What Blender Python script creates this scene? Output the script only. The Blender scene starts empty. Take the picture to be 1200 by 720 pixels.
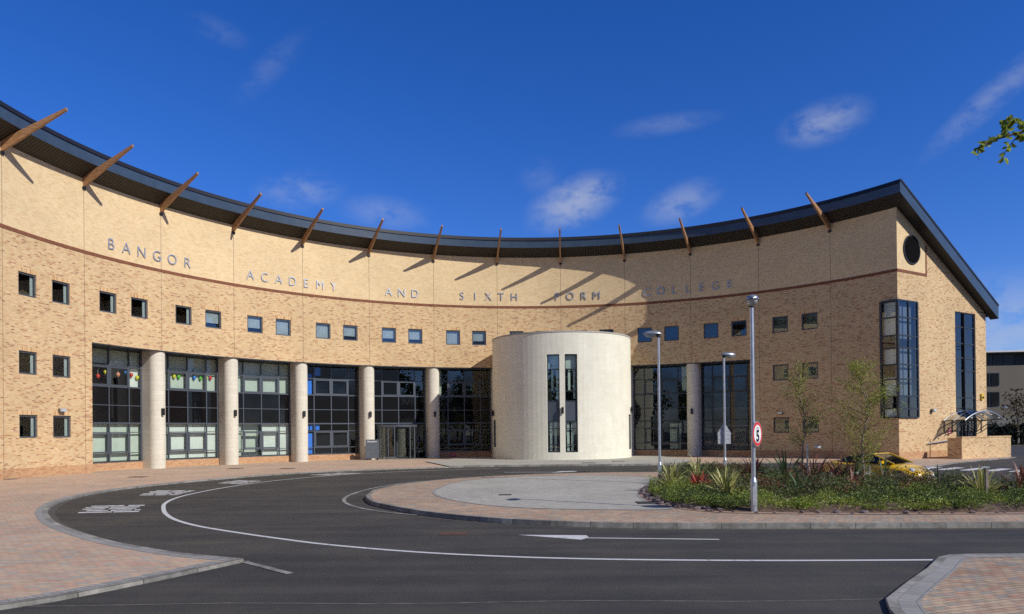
import bpy, math, random
from mathutils import Vector, Matrix
from mathutils.geometry import tessellate_polygon
from mathutils import noise as mnoise
PI = math.pi
sin, cos, rad = math.sin, math.cos, math.radians
random.seed(7)
scene = bpy.context.scene
COL = scene.collection

# ------------------------------------------------------------------ plan of the place (metres)
XC, ZC, R = 1.9163, 32.199, 26.197          # centre and radius of the concave facade
T0, DT = -1.29455, .19491                   # angle of the first bay line, angle of a bay
BAY = R * DT
BC = 11.877                                 # bay coordinate of the gable corner
SUN_AZ, SUN_EL = 125.2, 35.8

def P(b, dr, h):
    t = T0 + b * DT
    return Vector((XC + (R + dr) * sin(t), ZC + (R + dr) * cos(t), h))
TG = T0 + BC * DT
GS = Vector((sin(TG), cos(TG), 0))          # along the gable, away from the court
GN = Vector((cos(TG), -sin(TG), 0))         # out of the gable
G0 = P(BC, 0, 0)
def G(s, off, h): return G0 + GS * s + GN * off + Vector((0, 0, h))

# ------------------------------------------------------------------ helpers
class MB:
    def __init__(s): s.v = []; s.f = []; s.uv = []; s.m = []; s.sm = []
    def face(s, pts, uv=None, m=0, smooth=False):
        i = len(s.v); s.v += [tuple(p) for p in pts]; n = len(pts)
        s.f.append(tuple(range(i, i + n))); s.uv.append(uv or [(0, 0)] * n); s.m.append(m); s.sm.append(smooth)
    def box(s, c, size, M=None, m=0):
        x, y, z = [a / 2 for a in size]; c = Vector(c)
        M = M or Matrix.Identity(4)
        def q(ps, uvs): s.face([M @ (c + Vector(p)) for p in ps], uvs, m)
        for ps, ax in (([(-x,-y,-z),(x,-y,-z),(x,-y,z),(-x,-y,z)], (0,2)), ([(x,y,-z),(-x,y,-z),(-x,y,z),(x,y,z)], (0,2)),
                       ([(x,-y,-z),(x,y,-z),(x,y,z),(x,-y,z)], (1,2)), ([(-x,y,-z),(-x,-y,-z),(-x,-y,z),(-x,y,z)], (1,2)),
                       ([(-x,-y,z),(x,-y,z),(x,y,z),(-x,y,z)], (0,1)), ([(-x,y,-z),(x,y,-z),(x,-y,-z),(-x,-y,-z)], (0,1))):
            q(ps, [(p[ax[0]] + c[ax[0]], p[ax[1]] + c[ax[1]]) for p in ps])
    def tube(s, pts, rs, n=8, m=0, cap=True):
        pts = [Vector(p) for p in pts]
        if not isinstance(rs, (list, tuple)): rs = [rs] * len(pts)
        rings = []; ref = Vector((0, 0, 1)); L = 0
        for i, p in enumerate(pts):
            d = (pts[min(i + 1, len(pts) - 1)] - pts[max(i - 1, 0)]).normalized()
            a = d.cross(Vector((0, 0, 1)) if abs(d.z) < .9 else Vector((0, 1, 0))).normalized(); b = d.cross(a)
            rings.append([p + (a * cos(2 * PI * k / n) + b * sin(2 * PI * k / n)) * rs[i] for k in range(n)])
        for i in range(len(rings) - 1):
            L2 = L + (pts[i + 1] - pts[i]).length
            for k in range(n):
                k2 = (k + 1) % n; w = 2 * PI * rs[i] / n
                s.face([rings[i][k], rings[i][k2], rings[i + 1][k2], rings[i + 1][k]], [(k * w, L), (k * w + w, L), (k * w + w, L2), (k * w, L2)], m, True)
            L = L2
        if cap: s.face(rings[0][::-1], None, m); s.face(rings[-1], None, m)
    def lathe(s, prof, c=(0, 0, 0), n=16, m=0, M=None):
        M = M or Matrix.Identity(4); c = Vector(c)
        for (r1, z1), (r2, z2) in zip(prof, prof[1:]):
            for k in range(n):
                a, b = 2 * PI * k / n, 2 * PI * (k + 1) / n
                ps = [(r1 * cos(a), r1 * sin(a), z1), (r1 * cos(b), r1 * sin(b), z1), (r2 * cos(b), r2 * sin(b), z2), (r2 * cos(a), r2 * sin(a), z2)]
                if r1 < 1e-6: ps = ps[1:]
                elif r2 < 1e-6: ps = ps[:3]
                s.face([M @ (c + Vector(p)) for p in ps], None, m, True)
    def poly(s, pts, m=0, z=None, scale=1.0):       # planar polygon, tessellated, uv = x, y metres
        pts = [Vector(p) if len(p) == 3 else Vector((p[0], p[1], z)) for p in pts]
        for tri in tessellate_polygon([pts]):
            ps = [pts[i] for i in tri]
            if (ps[1] - ps[0]).cross(ps[2] - ps[0]).z < 0: ps = ps[::-1]
            s.face(ps, [(p.x, p.y) for p in ps], m)
    def build(s, name, mats, parent=None, merge=False, loc=None):
        me = bpy.data.meshes.new(name)
        vs = s.v
        me.from_pydata(vs, [], s.f)
        if not isinstance(mats, (list, tuple)): mats = [mats]
        for mt in mats: me.materials.append(mt)
        me.polygons.foreach_set('material_index', s.m); me.polygons.foreach_set('use_smooth', s.sm)
        ul = me.uv_layers.new(name='UVMap'); flat = [c for u in s.uv for p in u for c in p]
        ul.data.foreach_set('uv', flat)
        if merge:
            import bmesh
            bm = bmesh.new(); bm.from_mesh(me); bmesh.ops.remove_doubles(bm, verts=bm.verts, dist=.0005); bm.to_mesh(me); bm.free()
        me.update()
        o = bpy.data.objects.new(name, me); COL.objects.link(o)
        if loc is not None: o.location = loc
        if parent is not None: o.parent = parent
        return o
def empty(name, loc=(0, 0, 0), rz=0, label=None, cat=None, group=None):
    o = bpy.data.objects.new(name, None); COL.objects.link(o); o.location = loc; o.rotation_euler.z = rz
    o.empty_display_size = .2
    tag(o, label, cat, group); return o
def tag(o, label=None, cat=None, group=None, kind=None):
    for k, v in (('label', label), ('category', cat), ('group', group), ('kind', kind)):
        if v: o[k] = v
    return o
def dup(o, parent=None, M=None):
    c = o.copy(); COL.objects.link(c)
    if parent is not None: c.parent = parent
    for ch in list(o.children):
        dup(ch, c)
    return c
def smoothline(pts, k=4, closed=False):
    pts = [Vector((p[0], p[1], 0)) for p in pts]; n = len(pts); out = []
    rng = range(n) if closed else range(n - 1)
    for i in rng:
        g = (lambda j: pts[j % n]) if closed else (lambda j: pts[max(0, min(n - 1, j))])
        p0, p1, p2, p3 = g(i - 1), g(i), g(i + 1), g(i + 2)
        for j in range(k):
            t = j / k
            out.append(.5 * ((2 * p1) + (p2 - p0) * t + (2 * p0 - 5 * p1 + 4 * p2 - p3) * t * t + (3 * p1 - p0 - 3 * p2 + p3) * t ** 3))
    if not closed: out.append(pts[-1])
    return [(p.x, p.y) for p in out]
def offset(pts, d, closed=False):
    n = len(pts); out = []
    for i in range(n):
        a = pts[(i - 1) % n] if closed else pts[max(0, i - 1)]; b = pts[(i + 1) % n] if closed else pts[min(n - 1, i + 1)]
        dx, dy = b[0] - a[0], b[1] - a[1]; L = math.hypot(dx, dy) or 1
        out.append((pts[i][0] - dy / L * d, pts[i][1] + dx / L * d))
    return out
def ribbon(mb, pts, d0, d1, z0, z1=None, m=0, closed=False, u0=0):
    z1 = z0 if z1 is None else z1
    A, B = offset(pts, d0, closed), offset(pts, d1, closed); L = 0; n = len(pts)
    for i in range(n if closed else n - 1):
        j = (i + 1) % n
        l = math.dist(pts[i], pts[j])
        ps = [(*A[i], z0), (*A[j], z0), (*B[j], z1), (*B[i], z1)]
        w = abs(d1 - d0) or abs(z1 - z0)
        uv = [(L, 0), (L + l, 0), (L + l, w), (L, w)]
        a = Vector(ps[1]) - Vector(ps[0]); b = Vector(ps[3]) - Vector(ps[0])
        if a.cross(b).z < -1e-9: ps = ps[::-1]; uv = uv[::-1]
        mb.face(ps, uv, m); L += l

# ------------------------------------------------------------------ materials
def M(name):
    m = bpy.data.materials.new(name); m.use_nodes = True; nt = m.node_tree; nt.nodes.clear()
    out = nt.nodes.new('ShaderNodeOutputMaterial'); b = nt.nodes.new('ShaderNodeBsdfPrincipled'); nt.links.new(b.outputs[0], out.inputs[0])
    return m, nt, b, out
def nd(nt, t, **k):
    n = nt.nodes.new(t)
    for a, v in k.items():
        if a.startswith('i_'): n.inputs[a[2:].replace('_', ' ')].default_value = v
        else: setattr(n, a, v)
    return n
def ramp(nt, stops, interp='LINEAR'):
    r = nt.nodes.new('ShaderNodeValToRGB'); r.color_ramp.interpolation = interp
    e = r.color_ramp.elements
    while len(e) < len(stops): e.new(.5)
    for el, (p, c) in zip(e, stops): el.position = p; el.color = (*c, 1)
    return r
def lk(nt, a, b): nt.links.new(a, b)
def mix(nt, fac, a, b, mode='MIX'):
    m = nt.nodes.new('ShaderNodeMix'); m.data_type = 'RGBA'; m.blend_type = mode
    for inp, v in ((m.inputs[0], fac), (m.inputs[6], a), (m.inputs[7], b)):
        if hasattr(v, 'is_output') or isinstance(v, bpy.types.NodeSocket): nt.links.new(v, inp)
        elif isinstance(v, (int, float)): inp.default_value = v
        else: inp.default_value = (*v, 1)
    return m.outputs[2]
def plain(name, col, rough=.6, metal=0, var=.12, scale=6, bump=0, spec=None, coat=0):
    m, nt, b, o = M(name)
    tc = nd(nt, 'ShaderNodeTexCoord'); n = nd(nt, 'ShaderNodeTexNoise'); n.inputs['Scale'].default_value = scale; n.inputs['Detail'].default_value = 5
    lk(nt, tc.outputs['Object'], n.inputs['Vector'])
    r = ramp(nt, [(.3, tuple(c * (1 - var) for c in col)), (.7, tuple(min(1, c * (1 + var)) for c in col))])
    lk(nt, n.outputs[0], r.inputs[0]); lk(nt, r.outputs[0], b.inputs['Base Color'])
    b.inputs['Roughness'].default_value = rough; b.inputs['Metallic'].default_value = metal
    if spec is not None: b.inputs['Specular IOR Level'].default_value = spec
    if coat: b.inputs['Coat Weight'].default_value = coat; b.inputs['Coat Roughness'].default_value = .05
    if bump:
        bp = nd(nt, 'ShaderNodeBump'); bp.inputs['Strength'].default_value = bump; bp.inputs['Distance'].default_value = .02
        lk(nt, n.outputs[0], bp.inputs['Height']); lk(nt, bp.outputs[0], b.inputs['Normal'])
    return m
def brick(name, stops, mortar, bw=.225, bh=.075, ms=.010, streak=None, big=.10, swap=False, rough=.85, bump=.25, rot=0, offs=.5, coord='UV', stain=0, grime=0):
    m, nt, b, o = M(name)
    tc = nd(nt, 'ShaderNodeTexCoord'); mp = nd(nt, 'ShaderNodeMapping'); mp.inputs['Rotation'].default_value = (0, 0, rot)
    lk(nt, tc.outputs[coord], mp.inputs[0])
    bt = nd(nt, 'ShaderNodeTexBrick'); bt.offset = offs
    for k, v in (('Color1', (0, 0, 0, 1)), ('Color2', (1, 1, 1, 1)), ('Mortar', (.5, .5, .5, 1)), ('Scale', 1), ('Mortar Size', ms), ('Mortar Smooth', .2), ('Bias', 0), ('Brick Width', bw), ('Row Height', bh)):
        bt.inputs[k].default_value = v
    lk(nt, mp.outputs[0], bt.inputs['Vector'])
    r = ramp(nt, stops)
    # an independent random value for each brick, from its row and column
    sx = nd(nt, 'ShaderNodeSeparateXYZ'); lk(nt, mp.outputs[0], sx.inputs[0])
    def mth(op, a, b=None, c=None):
        n = nd(nt, 'ShaderNodeMath', operation=op)
        for i, v in enumerate((a, b, c)):
            if v is None: continue
            if isinstance(v, bpy.types.NodeSocket): lk(nt, v, n.inputs[i])
            else: n.inputs[i].default_value = v
        return n.outputs[0]
    row = mth('FLOOR', mth('DIVIDE', sx.outputs[1], bh)); par = mth('FLOORED_MODULO', row, 2.0)
    colm = mth('FLOOR', mth('ADD', mth('DIVIDE', sx.outputs[0], bw), mth('MULTIPLY', mth('SUBTRACT', 1.0, par), offs)))
    cx_ = nd(nt, 'ShaderNodeCombineXYZ'); lk(nt, mth('ADD', colm, .5), cx_.inputs[0]); lk(nt, mth('ADD', row, .5), cx_.inputs[1])
    wn = nd(nt, 'ShaderNodeTexWhiteNoise', noise_dimensions='2D'); lk(nt, cx_.outputs[0], wn.inputs['Vector']); src = wn.outputs['Value']
    if streak:
        # groups of neighbouring bricks fired darker: stretched noise raises the brick's index into the ramp
        mp2 = nd(nt, 'ShaderNodeMapping'); mp2.inputs['Scale'].default_value = streak[0]
        lk(nt, mp.outputs[0], mp2.inputs[0]); n = nd(nt, 'ShaderNodeTexNoise'); n.inputs['Scale'].default_value = 1; n.inputs['Detail'].default_value = 3
        lk(nt, mp2.outputs[0], n.inputs['Vector'])
        ma = nd(nt, 'ShaderNodeMath', operation='MULTIPLY_ADD'); ma.inputs[1].default_value = streak[1]; ma.inputs[2].default_value = -streak[1] * .5
        lk(nt, n.outputs[0], ma.inputs[0]); ad = nd(nt, 'ShaderNodeMath', operation='ADD'); ad.use_clamp = True
        lk(nt, src, ad.inputs[0]); lk(nt, ma.outputs[0], ad.inputs[1]); src = ad.outputs[0]
    lk(nt, src, r.inputs[0])
    c = mix(nt, bt.outputs['Fac'], r.outputs[0], mortar)
    n2 = nd(nt, 'ShaderNodeTexNoise'); n2.inputs['Scale'].default_value = .35; n2.inputs['Detail'].default_value = 6; n2.inputs['Roughness'].default_value = .6
    lk(nt, tc.outputs[coord], n2.inputs['Vector'])
    r2 = ramp(nt, [(.3, (1 - big,) * 3), (.7, (1.0, 1.0, 1.0))]); lk(nt, n2.outputs[0], r2.inputs[0])
    c = mix(nt, 1.0, c, r2.outputs[0], 'MULTIPLY')
    for amt, sc, hs in ((stain, (1.6, .22, 1), 1.0), (grime, (2.3, 2.3, 1), 1.0), (grime * .8, (9, 9, 1), 1.0)):
        if not amt: continue
        m3 = nd(nt, 'ShaderNodeMapping'); m3.inputs['Scale'].default_value = sc; lk(nt, tc.outputs[coord], m3.inputs[0])
        n3 = nd(nt, 'ShaderNodeTexNoise'); n3.inputs['Scale'].default_value = 1; n3.inputs['Detail'].default_value = 7; n3.inputs['Roughness'].default_value = .65; lk(nt, m3.outputs[0], n3.inputs['Vector'])
        r3 = ramp(nt, [(.36, (1 - amt, 1 - amt * 1.02, 1 - amt * 1.1)), (.56, (1, 1, 1))]); lk(nt, n3.outputs[0], r3.inputs[0])
        c = mix(nt, 1.0, c, r3.outputs[0], 'MULTIPLY')
    lk(nt, c, b.inputs['Base Color']); b.inputs['Roughness'].default_value = rough; b.inputs['Specular IOR Level'].default_value = .3
    bp = nd(nt, 'ShaderNodeBump'); bp.inputs['Strength'].default_value = bump; bp.inputs['Distance'].default_value = .01; bp.invert = True
    lk(nt, bt.outputs['Fac'], bp.inputs['Height']); lk(nt, bp.outputs[0], b.inputs['Normal'])
    return m

BUFF = [(0, (.79, .575, .31)), (.40, (.735, .50, .25)), (.68, (.69, .435, .205)), (.84, (.65, .375, .17)), (.88, (.56, .285, .13)), (1, (.38, .165, .085))]
PALE = [(0, (.88, .68, .395)), (.4, (.85, .64, .36)), (.8, (.81, .59, .315)), (1, (.76, .52, .265))]
REDB = [(0, (.60, .36, .19)), (.5, (.54, .29, .15)), (1, (.44, .20, .10))]
m_brick = brick('buff_brick', BUFF, (.68, .55, .36), big=.16, ms=.011, grime=.08)
m_pale = brick('pale_brick', PALE, (.76, .59, .37), big=.13, grime=.06)
m_plinth = brick('orange_brick', REDB, (.52, .37, .21), streak=((3, 10, 1), .4))
m_sold = brick('soldier_brick', BUFF, (.56, .42, .25), bw=.075, bh=.225, offs=0)
m_band = brick('brown_band_brick', [(0, (.27, .105, .055)), (1, (.20, .07, .04))], (.2, .09, .05), bw=.075, bh=.3, offs=0)
m_stone = brick('cast_stone', [(0, (.84, .81, .665)), (.5, (.86, .83, .685)), (1, (.88, .85, .71))], (.79, .77, .65), bw=.6, bh=.3, ms=.006, big=.10, bump=.05, stain=.06, grime=.04)
m_colstone = brick('column_stone', [(0, (.76, .71, .585)), (1, (.80, .75, .625))], (.63, .57, .46), bw=3.0, bh=.3, ms=.008, big=.10, bump=.1, stain=.08, grime=.05)
m_paver = brick('pink_pavers', [(0, (.64, .50, .34)), (.35, (.68, .47, .325)), (.62, (.65, .385, .265)), (.82, (.56, .45, .35)), (1, (.48, .44, .37))], (.36, .30, .23), bw=.2, bh=.1, ms=.006, streak=((1.4, 2.2, 1), .5), big=.22, rot=rad(7), grime=.12)
m_paver2 = brick('pink_pavers_turned', [(0, (.60, .46, .31)), (.35, (.62, .44, .295)), (.62, (.57, .34, .225)), (.82, (.46, .40, .32)), (1, (.40, .37, .31))], (.16, .13, .10), bw=.2, bh=.1, ms=.006, streak=((2.2, 2.6, 1), .9), big=.25, rot=rad(-18), grime=.18)
m_greypav = brick('grey_pavers', [(0, (.30, .295, .27)), (.5, (.34, .33, .305)), (1, (.39, .375, .345))], (.17, .16, .15), bw=.1, bh=.2, ms=.006, big=.2, offs=0)
m_slab = brick('grey_slabs', [(0, (.45, .43, .36)), (.5, (.49, .465, .395)), (1, (.54, .515, .44))], (.33, .32, .29), bw=.22, bh=.13, ms=.006, big=.22, rot=rad(30), grime=.10)
m_kerb = brick('kerb_concrete', [(0, (.36, .35, .32)), (.5, (.42, .40, .36)), (1, (.50, .475, .43))], (.16, .15, .13), bw=.915, bh=.5, ms=.010, big=.5, offs=0, grime=.35)
m_frame = plain('grey_aluminium', (.045, .054, .066), .4, .3, .05, spec=.4)
m_frame_l = plain('mid_grey_aluminium', (.10, .115, .135), .4, .4, .05)
m_fascia = plain('blue_grey_fascia', (.045, .070, .105), .3, 0, .12, 1.5)
m_gutter = plain('black_gutter', (.012, .012, .014), .5, 0, .1)
m_roof = plain('dark_roof_sheet', (.03, .033, .038), .5, .2, .1, 1)
m_room = plain('darkened_interior', (.035, .033, .03), .9, 0, .1, 1)  # gloom of the unlit rooms put into a near-black colour
m_blind = plain('cream_blind', (.76, .80, .72), .8, 0, .05, 3)
m_blindg = plain('pale_green_blind', (.56, .62, .52), .8, 0, .06, 3)
m_blue = plain('blue_panel', (.02, .20, .80), .6, 0, .1)
m_black = plain('black_metal', (.015, .015, .017), .45, .2, .1)
m_conc = plain('concrete', (.42, .40, .36), .85, 0, .12, 5, .2)
m_galv = plain('galvanised_steel', (.56, .60, .63), .38, .75, .12, 9)
m_white = plain('white_paint', (.78, .78, .76), .5, 0, .04)
m_red = plain('red_paint', (.62, .03, .025), .45, 0, .05)
m_steel = plain('brushed_steel_letter', (.50, .53, .58), .42, .6, .05)
m_timber = None
def wood():
    m, nt, b, o = M('varnished_timber'); tc = nd(nt, 'ShaderNodeTexCoord'); mp = nd(nt, 'ShaderNodeMapping'); mp.inputs['Scale'].default_value = (1.2, 9, 1)
    lk(nt, tc.outputs['UV'], mp.inputs[0]); n = nd(nt, 'ShaderNodeTexNoise'); n.inputs['Scale'].default_value = 2; n.inputs['Detail'].default_value = 8; n.inputs['Distortion'].default_value = .6
    lk(nt, mp.outputs[0], n.inputs['Vector']); r = ramp(nt, [(.25, (.19, .09, .04)), (.5, (.36, .19, .09)), (.75, (.52, .31, .16))]); lk(nt, n.outputs[0], r.inputs[0])
    lk(nt, r.outputs[0], b.inputs['Base Color']); b.inputs['Roughness'].default_value = .5; return m
m_timber = wood()
def soffit():
    m, nt, b, o = M('slatted_soffit'); tc = nd(nt, 'ShaderNodeTexCoord'); w = nd(nt, 'ShaderNodeTexWave'); w.inputs['Scale'].default_value = 1.55; w.bands_direction = 'X'
    lk(nt, tc.outputs['UV'], w.inputs['Vector']); r = ramp(nt, [(.25, (.004, .0035, .003)), (.6, (.026, .020, .015))]); lk(nt, w.outputs[0], r.inputs[0])
    lk(nt, r.outputs[0], b.inputs['Base Color']); b.inputs['Roughness'].default_value = .6
    bp = nd(nt, 'ShaderNodeBump'); bp.inputs['Strength'].default_value = .6; bp.inputs['Distance'].default_value = .03; lk(nt, w.outputs[0], bp.inputs['Height']); lk(nt, bp.outputs[0], b.inputs['Normal'])
    return m
m_soffit = soffit()
def glass(name, tint, boost=1.0):
    m, nt, b, o = M(name); nt.nodes.remove(b)
    tr = nd(nt, 'ShaderNodeBsdfTransparent'); tr.inputs[0].default_value = (*tint, 1)
    gl = nd(nt, 'ShaderNodeBsdfGlossy'); gl.inputs['Roughness'].default_value = .01; gl.inputs[0].default_value = (.9, .95, 1, 1)
    fr = nd(nt, 'ShaderNodeFresnel')
    # the same reflectance from either face of the pane
    ge = nd(nt, 'ShaderNodeNewGeometry'); mm = nd(nt, 'ShaderNodeMath', operation='MULTIPLY_ADD'); mm.inputs[1].default_value = 1 / 1.5 - 1.5; mm.inputs[2].default_value = 1.5
    lk(nt, ge.outputs['Backfacing'], mm.inputs[0]); lk(nt, mm.outputs[0], fr.inputs[0])
    ma = nd(nt, 'ShaderNodeMath', operation='MULTIPLY_ADD'); ma.inputs[1].default_value = 1.3 * boost; ma.inputs[2].default_value = .05 * boost; ma.use_clamp = True
    lk(nt, fr.outputs[0], ma.inputs[0]); mx = nd(nt, 'ShaderNodeMixShader'); lk(nt, ma.outputs[0], mx.inputs[0]); lk(nt, tr.outputs[0], mx.inputs[1]); lk(nt, gl.outputs[0], mx.inputs[2]); lk(nt, mx.outputs[0], o.inputs[0])
    # a faint waviness, as rolled panes have
    tc = nd(nt, 'ShaderNodeTexCoord'); n = nd(nt, 'ShaderNodeTexNoise'); n.inputs['Scale'].default_value = .9; n.inputs['Detail'].default_value = 1
    lk(nt, tc.outputs['Object'], n.inputs['Vector']); bp = nd(nt, 'ShaderNodeBump'); bp.inputs['Strength'].default_value = .05; bp.inputs['Distance'].default_value = .03
    lk(nt, n.outputs[0], bp.inputs['Height']); lk(nt, bp.outputs[0], gl.inputs['Normal']); lk(nt, bp.outputs[0], fr.inputs['Normal'])
    return m
m_glass = glass('tinted_glass', (.88, .93, .91), .8)
m_glass_r = glass('reflective_glass', (.80, .84, .85), .8)
m_spandrel = plain('black_spandrel_glass', (.006, .006, .007), .02, 0, .05, spec=.45)

def asphalt():
    m, nt, b, o = M('asphalt'); tc = nd(nt, 'ShaderNodeTexCoord')
    n1 = nd(nt, 'ShaderNodeTexNoise'); n1.inputs['Scale'].default_value = 70; n1.inputs['Detail'].default_value = 3
    n2 = nd(nt, 'ShaderNodeTexNoise'); n2.inputs['Scale'].default_value = .45; n2.inputs['Detail'].default_value = 10; n2.inputs['Roughness'].default_value = .65
    n3 = nd(nt, 'ShaderNodeTexVoronoi'); n3.inputs['Scale'].default_value = 2.2
    for n in (n1, n2, n3): lk(nt, tc.outputs['Object'], n.inputs['Vector'])
    r1 = ramp(nt, [(.25, (.029, .0275, .0235)), (.55, (.060, .057, .049)), (.72, (.13, .123, .105))]); lk(nt, n1.outputs[0], r1.inputs[0])
    r2 = ramp(nt, [(.3, (.72, .72, .74)), (.52, (1, 1, 1)), (.68, (1.32, 1.24, 1.10))]); lk(nt, n2.outputs[0], r2.inputs[0])
    c = mix(nt, 1.0, r1.outputs[0], r2.outputs[0], 'MULTIPLY')
    r3 = ramp(nt, [(0, (1, 1, 1)), (.035, (0, 0, 0))]); lk(nt, n3.outputs['Distance'], r3.inputs[0])
    n4 = nd(nt, 'ShaderNodeTexNoise'); n4.inputs['Scale'].default_value = .8; lk(nt, tc.outputs['Object'], n4.inputs['Vector'])
    r4 = ramp(nt, [(.5, (0, 0, 0)), (.6, (.7, .7, .7))]); lk(nt, n4.outputs[0], r4.inputs[0])
    f = mix(nt, 1.0, r3.outputs[0], r4.outputs[0], 'MULTIPLY')
    c = mix(nt, f, c, (.25, .23, .20))
    # worn streak bands along the wheel tracks
    mp = nd(nt, 'ShaderNodeMapping'); mp.inputs['Scale'].default_value = (.12, 1.6, 1); lk(nt, tc.outputs['Object'], mp.inputs[0])
    n5 = nd(nt, 'ShaderNodeTexNoise'); n5.inputs['Scale'].default_value = 1; n5.inputs['Detail'].default_value = 5; lk(nt, mp.outputs[0], n5.inputs['Vector'])
    r5 = ramp(nt, [(.35, (.78, .78, .79)), (.65, (1.18, 1.15, 1.12))]); lk(nt, n5.outputs[0], r5.inputs[0])
    c = mix(nt, 1.0, c, r5.outputs[0], 'MULTIPLY')
    lk(nt, c, b.inputs['Base Color']); b.inputs['Roughness'].default_value = .8; b.inputs['Specular IOR Level'].default_value = .35
    bp = nd(nt, 'ShaderNodeBump'); bp.inputs['Strength'].default_value = .35; bp.inputs['Distance'].default_value = .008; lk(nt, n1.outputs[0], bp.inputs['Height']); lk(nt, bp.outputs[0], b.inputs['Normal'])
    return m
m_asph = asphalt()
def roadpaint(name='road_paint', wear=.35, col=(.62, .62, .60)):
    m, nt, b, o = M(name); tc = nd(nt, 'ShaderNodeTexCoord'); n = nd(nt, 'ShaderNodeTexNoise'); n.inputs['Scale'].default_value = 5; n.inputs['Detail'].default_value = 8; n.inputs['Roughness'].default_value = .7
    lk(nt, tc.outputs['Object'], n.inputs['Vector']); r = ramp(nt, [(wear - .06, (.09, .09, .09)), (wear + .1, col)]); lk(nt, n.outputs[0], r.inputs[0]); lk(nt, r.outputs[0], b.inputs['Base Color']); b.inputs['Roughness'].default_value = .7
    return m
m_paint = roadpaint(); m_worn = roadpaint('worn_road_paint', .40, (.60, .60, .57))
def leafm(name, c1, c2, tr=.25):
    m, nt, b, o = M(name); tc = nd(nt, 'ShaderNodeTexCoord'); n = nd(nt, 'ShaderNodeTexNoise'); n.inputs['Scale'].default_value = 2.5; n.inputs['Detail'].default_value = 6; lk(nt, tc.outputs['Object'], n.inputs['Vector'])
    r = ramp(nt, [(.35, c1), (.65, c2)]); lk(nt, n.outputs[0], r.inputs[0]); lk(nt, r.outputs[0], b.inputs['Base Color']); b.inputs['Roughness'].default_value = .55
    t = nd(nt, 'ShaderNodeBsdfTranslucent'); lk(nt, r.outputs[0], t.inputs[0]); mx = nd(nt, 'ShaderNodeMixShader'); mx.inputs[0].default_value = tr
    lk(nt, b.outputs[0], mx.inputs[1]); lk(nt, t.outputs[0], mx.inputs[2]); lk(nt, mx.outputs[0], o.inputs[0]); return m
m_lf1 = leafm('juniper_green', (.15, .22, .03), (.30, .37, .055))
m_lf2 = leafm('mid_green', (.075, .12, .025), (.16, .21, .04))
m_lf3 = leafm('dark_green', (.06, .09, .028), (.12, .145, .045))
m_lf4 = leafm('olive_brown', (.07, .05, .02), (.11, .085, .03))
m_birch = leafm('young_birch_green', (.24, .27, .045), (.42, .43, .08), .45)
m_cream = leafm('cream_yellow_leaf', (.60, .55, .17), (.74, .66, .26), .2)
m_phg = leafm('blue_green_leaf', (.07, .12, .05), (.13, .19, .09), .2)
m_phr = leafm('red_leaf', (.42, .07, .045), (.55, .13, .09), .2)
m_phb = leafm('bronze_leaf', (.20, .065, .04), (.32, .13, .085), .2)
m_bark = plain('grey_bark', (.24, .20, .16), .8, 0, .3, 12, .3)
m_twig = plain('dark_twig', (.07, .045, .03), .8, 0, .3, 12)
m_soil = plain('bark_mulch', (.12, .075, .05), .95, 0, .45, 9, .8)
m_gravel = plain('pinkish_edging', (.36, .24, .17), .9, 0, .3, 20, .4)
m_rock = plain('purple_grey_rock', (.15, .115, .115), .8, 0, .4, 5, .5)
m_hedge = leafm('dark_hedge', (.008, .014, .007), (.02, .03, .012), .1)
m_yellow = plain('yellow_car_paint', (.80, .50, .008), .25, 0, .02, 1, coat=1)
m_softtop = plain('black_soft_top', (.015, .015, .016), .8)
m_rubber = plain('rubber', (.02, .02, .02), .8)
m_lens = plain('lamp_lens', (.55, .60, .66), .08, .2)
m_poly = glass('canopy_sheet', (.55, .58, .58), 1.6)

# ------------------------------------------------------------------ ground, road, pavements
def structure(name, mb, mats): return tag(mb.build(name, mats), kind='structure')
g = MB(); g.face([(-400, -300, 0), (400, -300, 0), (400, 500, 0), (-400, 500, 0)], [(0, 0), (1, 0), (1, 1), (0, 1)])
structure('asphalt_road', g, m_asph)

kerb_pts = [(-4.47, 11.9), (-5.79, 12.56), (-6.64, 13.15), (-7.58, 13.86), (-8.59, 14.77), (-9.76, 15.95), (-10.92, 17.25), (-12.05, 18.75), (-13.0, 20.2), (-13.88, 21.9), (-14.6, 23.75), (-15.03, 25.9), (-15.08, 28.3), (-14.6, 30.75), (-13.8, 33.1), (-12.7, 35.5), (-11.3, 37.6), (-9.4, 39.4), (-6.2, 41.3), (-3.05, 42.6), (1.0, 43.0), (5.5, 42.6), (9.25, 43.0), (12, 43.7), (15.2, 43.7), (18.2, 42.4), (19.7, 39.6), (20.9, 37.8), (22.6, 38.8), (25.64, 42.0), (29.73, 45.31), (33.2, 48.2)]
kl = smoothline(kerb_pts, 4)
PZ = .06
pb = [(-4.47, 11.9), (-5.06, 10.65), (-5.47, 9.86), (-5.87, 9.19), (-6.29, 8.75), (-9.5, 5.6), (-45, 5.4), (-60, 30), (-60, 78), (30, 78), (33.2, 56)]
g = MB(); inner = offset(kl, .13)
g.poly(inner + pb[:0:-1], 0, PZ); structure('plaza_paving', g, m_paver)
g = MB()
ribbon(g, kl, 0, .13, PZ + .004, None, 0); ribbon(g, kl, 0, 0, 0, PZ + .004, 0)
ribbon(g, pb[:7], 0, -.09, PZ + .0065, None, 0); ribbon(g, pb[:7], 0, 0, PZ + .0065, 0, 0)
g.box((-3.93, 11.39, .004), (1.46, .12, .012), Matrix.Translation((-3.93, 11.39, 0)) @ Matrix.Rotation(rad(-44), 4, 'Z') @ Matrix.Translation((3.93, -11.39, 0)))
structure('plaza_kerb', g, m_kerb)
g = MB(); k2 = kl[:80]
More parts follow.
